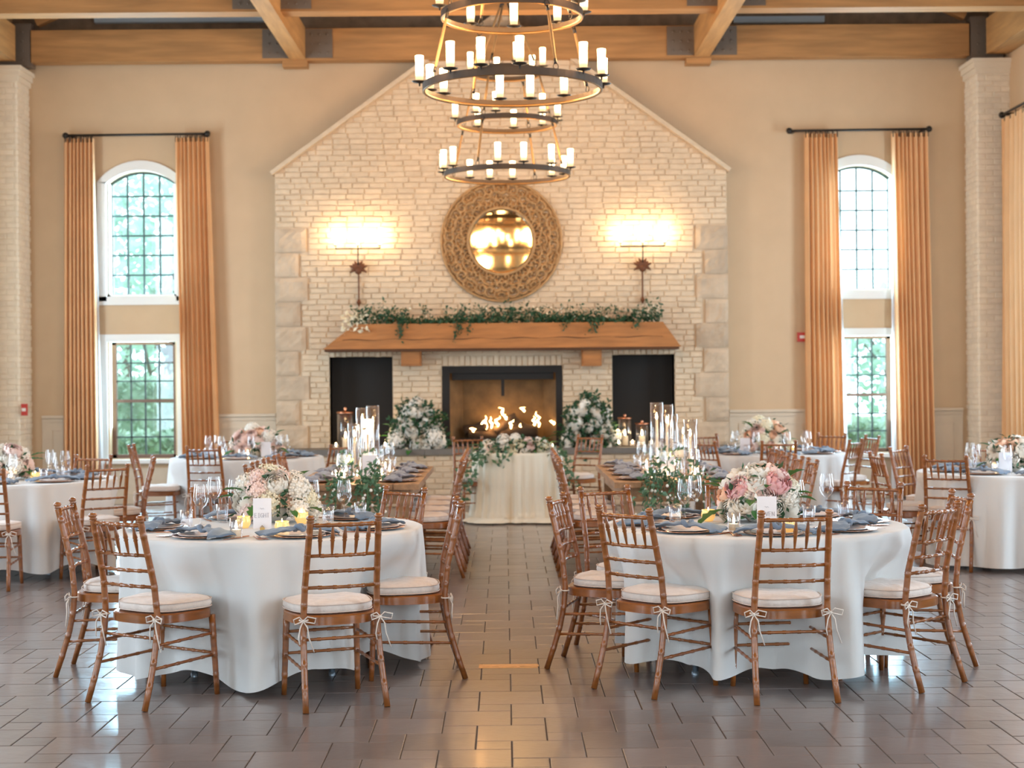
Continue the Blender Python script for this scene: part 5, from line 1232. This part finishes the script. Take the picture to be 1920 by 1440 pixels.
p = on_z(1898, 890, ZT); card((p.x, 13.05, ZT+.002), '', 'pale table card before the white flowers at the right edge', .11, .16)

# ---- alarms
p = on_y(1505, 632, YW-.02); t = thing('fire_alarm', 'red square fire alarm strobe on the wall beside the right curtain', 'alarm', (p.x, YW, p.z))
MB().box(-.07, .07, -.05, 0, -.06, .06).build('housing', M['red'], t); MB().box(-.045, .045, -.07, -.05, -.018, .02).build('strobe_lens', M['lens'], t)
p = on_y(47, 768, 20.1); t = thing('alarm_pull_station', 'small red alarm pull station on the left brick pillar', 'alarm', (p.x, 20.10, p.z))
MB().box(-.035, .035, -.05, 0, -.075, .075).build('housing', M['red'], t); MB().box(-.025, .025, -.058, -.05, -.02, .02).build('pull_handle', M['lens'], t)

# ================================================================== GARDEN OUTSIDE
g_ = MB().box(-40, 40, YW+.4, 70, -.25, -.15); struct(g_.build('ground', M['lawn']))
def hedge(x0, x1, y0, y1, h, label, n, seed, mat='hedge'):
    rr = random.Random(seed); b = MB().box(x0+.1, x1-.1, y0+.1, y1-.1, -.16, h-.1)
    def pos(r_):
        f = r_.random()
        if f < .6: return (r_.uniform(x0, x1), y0+r_.uniform(-.04, .12), r_.uniform(-.1, h))
        return (r_.uniform(x0, x1), r_.uniform(y0, y1), h+r_.uniform(-.12, .06)+.1*math.sin(x0+r_.random()))
    foliage(b, n, pos, .13, rr, 1.7); tag(stuff(b.build('hedge', M[mat])), label, 'hedge')
hedge(-8.2, -3.6, 24.0, 24.9, .82, 'low leafy hedge seen through the lower left window', 3500, 1)
hedge(-9.5, -3.4, 26.4, 27.2, 1.65, 'taller hedge behind the low one, through the lower left window', 4000, 2)
hedge(3.4, 8.4, 24.2, 25.1, .90, 'low leafy hedge seen through the lower right window', 3500, 3)
def tree(x, y, h, r, label, n, seed, mat='treel', z0=1.6):
    rr = random.Random(seed); t = thing('tree', label, 'tree', (x, y, -.16), 0, 'trees outside the windows')
    b = MB(); b.tube([(0, 0, 0), (.1, 0, z0*.5), (.05, 0, z0), (.2, .1, h*.6)], [.16, .13, .11, .05], 8)
    tips = []
    for i in range(9):
        a = rr.uniform(0, 6.3); z = rr.uniform(.5, z0+1.2); e = (math.cos(a)*r*.8, math.sin(a)*r*.6, z+r*rr.uniform(.5, 1.1)); b.tube([(.05, 0, z), (e[0]*.5, e[1]*.5, z+(e[2]-z)*.4), e], [.06, .04, .015], 6)
    b.build('trunk', M['bark'], t, smooth=True); f = MB()
    def pos(r_):
        while True:
            v = Vector((r_.uniform(-1, 1), r_.uniform(-1, 1), r_.uniform(-1, 1)))
            if v.length < 1 and math.sin(v.x*9+seed)*math.sin(v.y*8+1)*math.sin(v.z*9+2) > -.25: return (v.x*r, v.y*r, z0+(h-z0)/2+v.z*(h-z0)/2)
    foliage(f, n, pos, .22, rr, 1.6); stuff(f.build('foliage', M[mat], t))
tree(-6.6, 30.6, 6.6, 2.1, 'pale leafy tree filling the upper left window', 2600, 1)
tree(-9.2, 38, 8.0, 3.0, 'farther pale tree behind the upper left window', 2200, 2)
tree(7.8, 30, 3.6, 1.7, 'small pale tree low behind the right window', 1500, 3, z0=.8)
tree(5.4, 34, 3.0, 1.6, 'distant bushy tree behind the lower right window', 1300, 4, z0=.5)
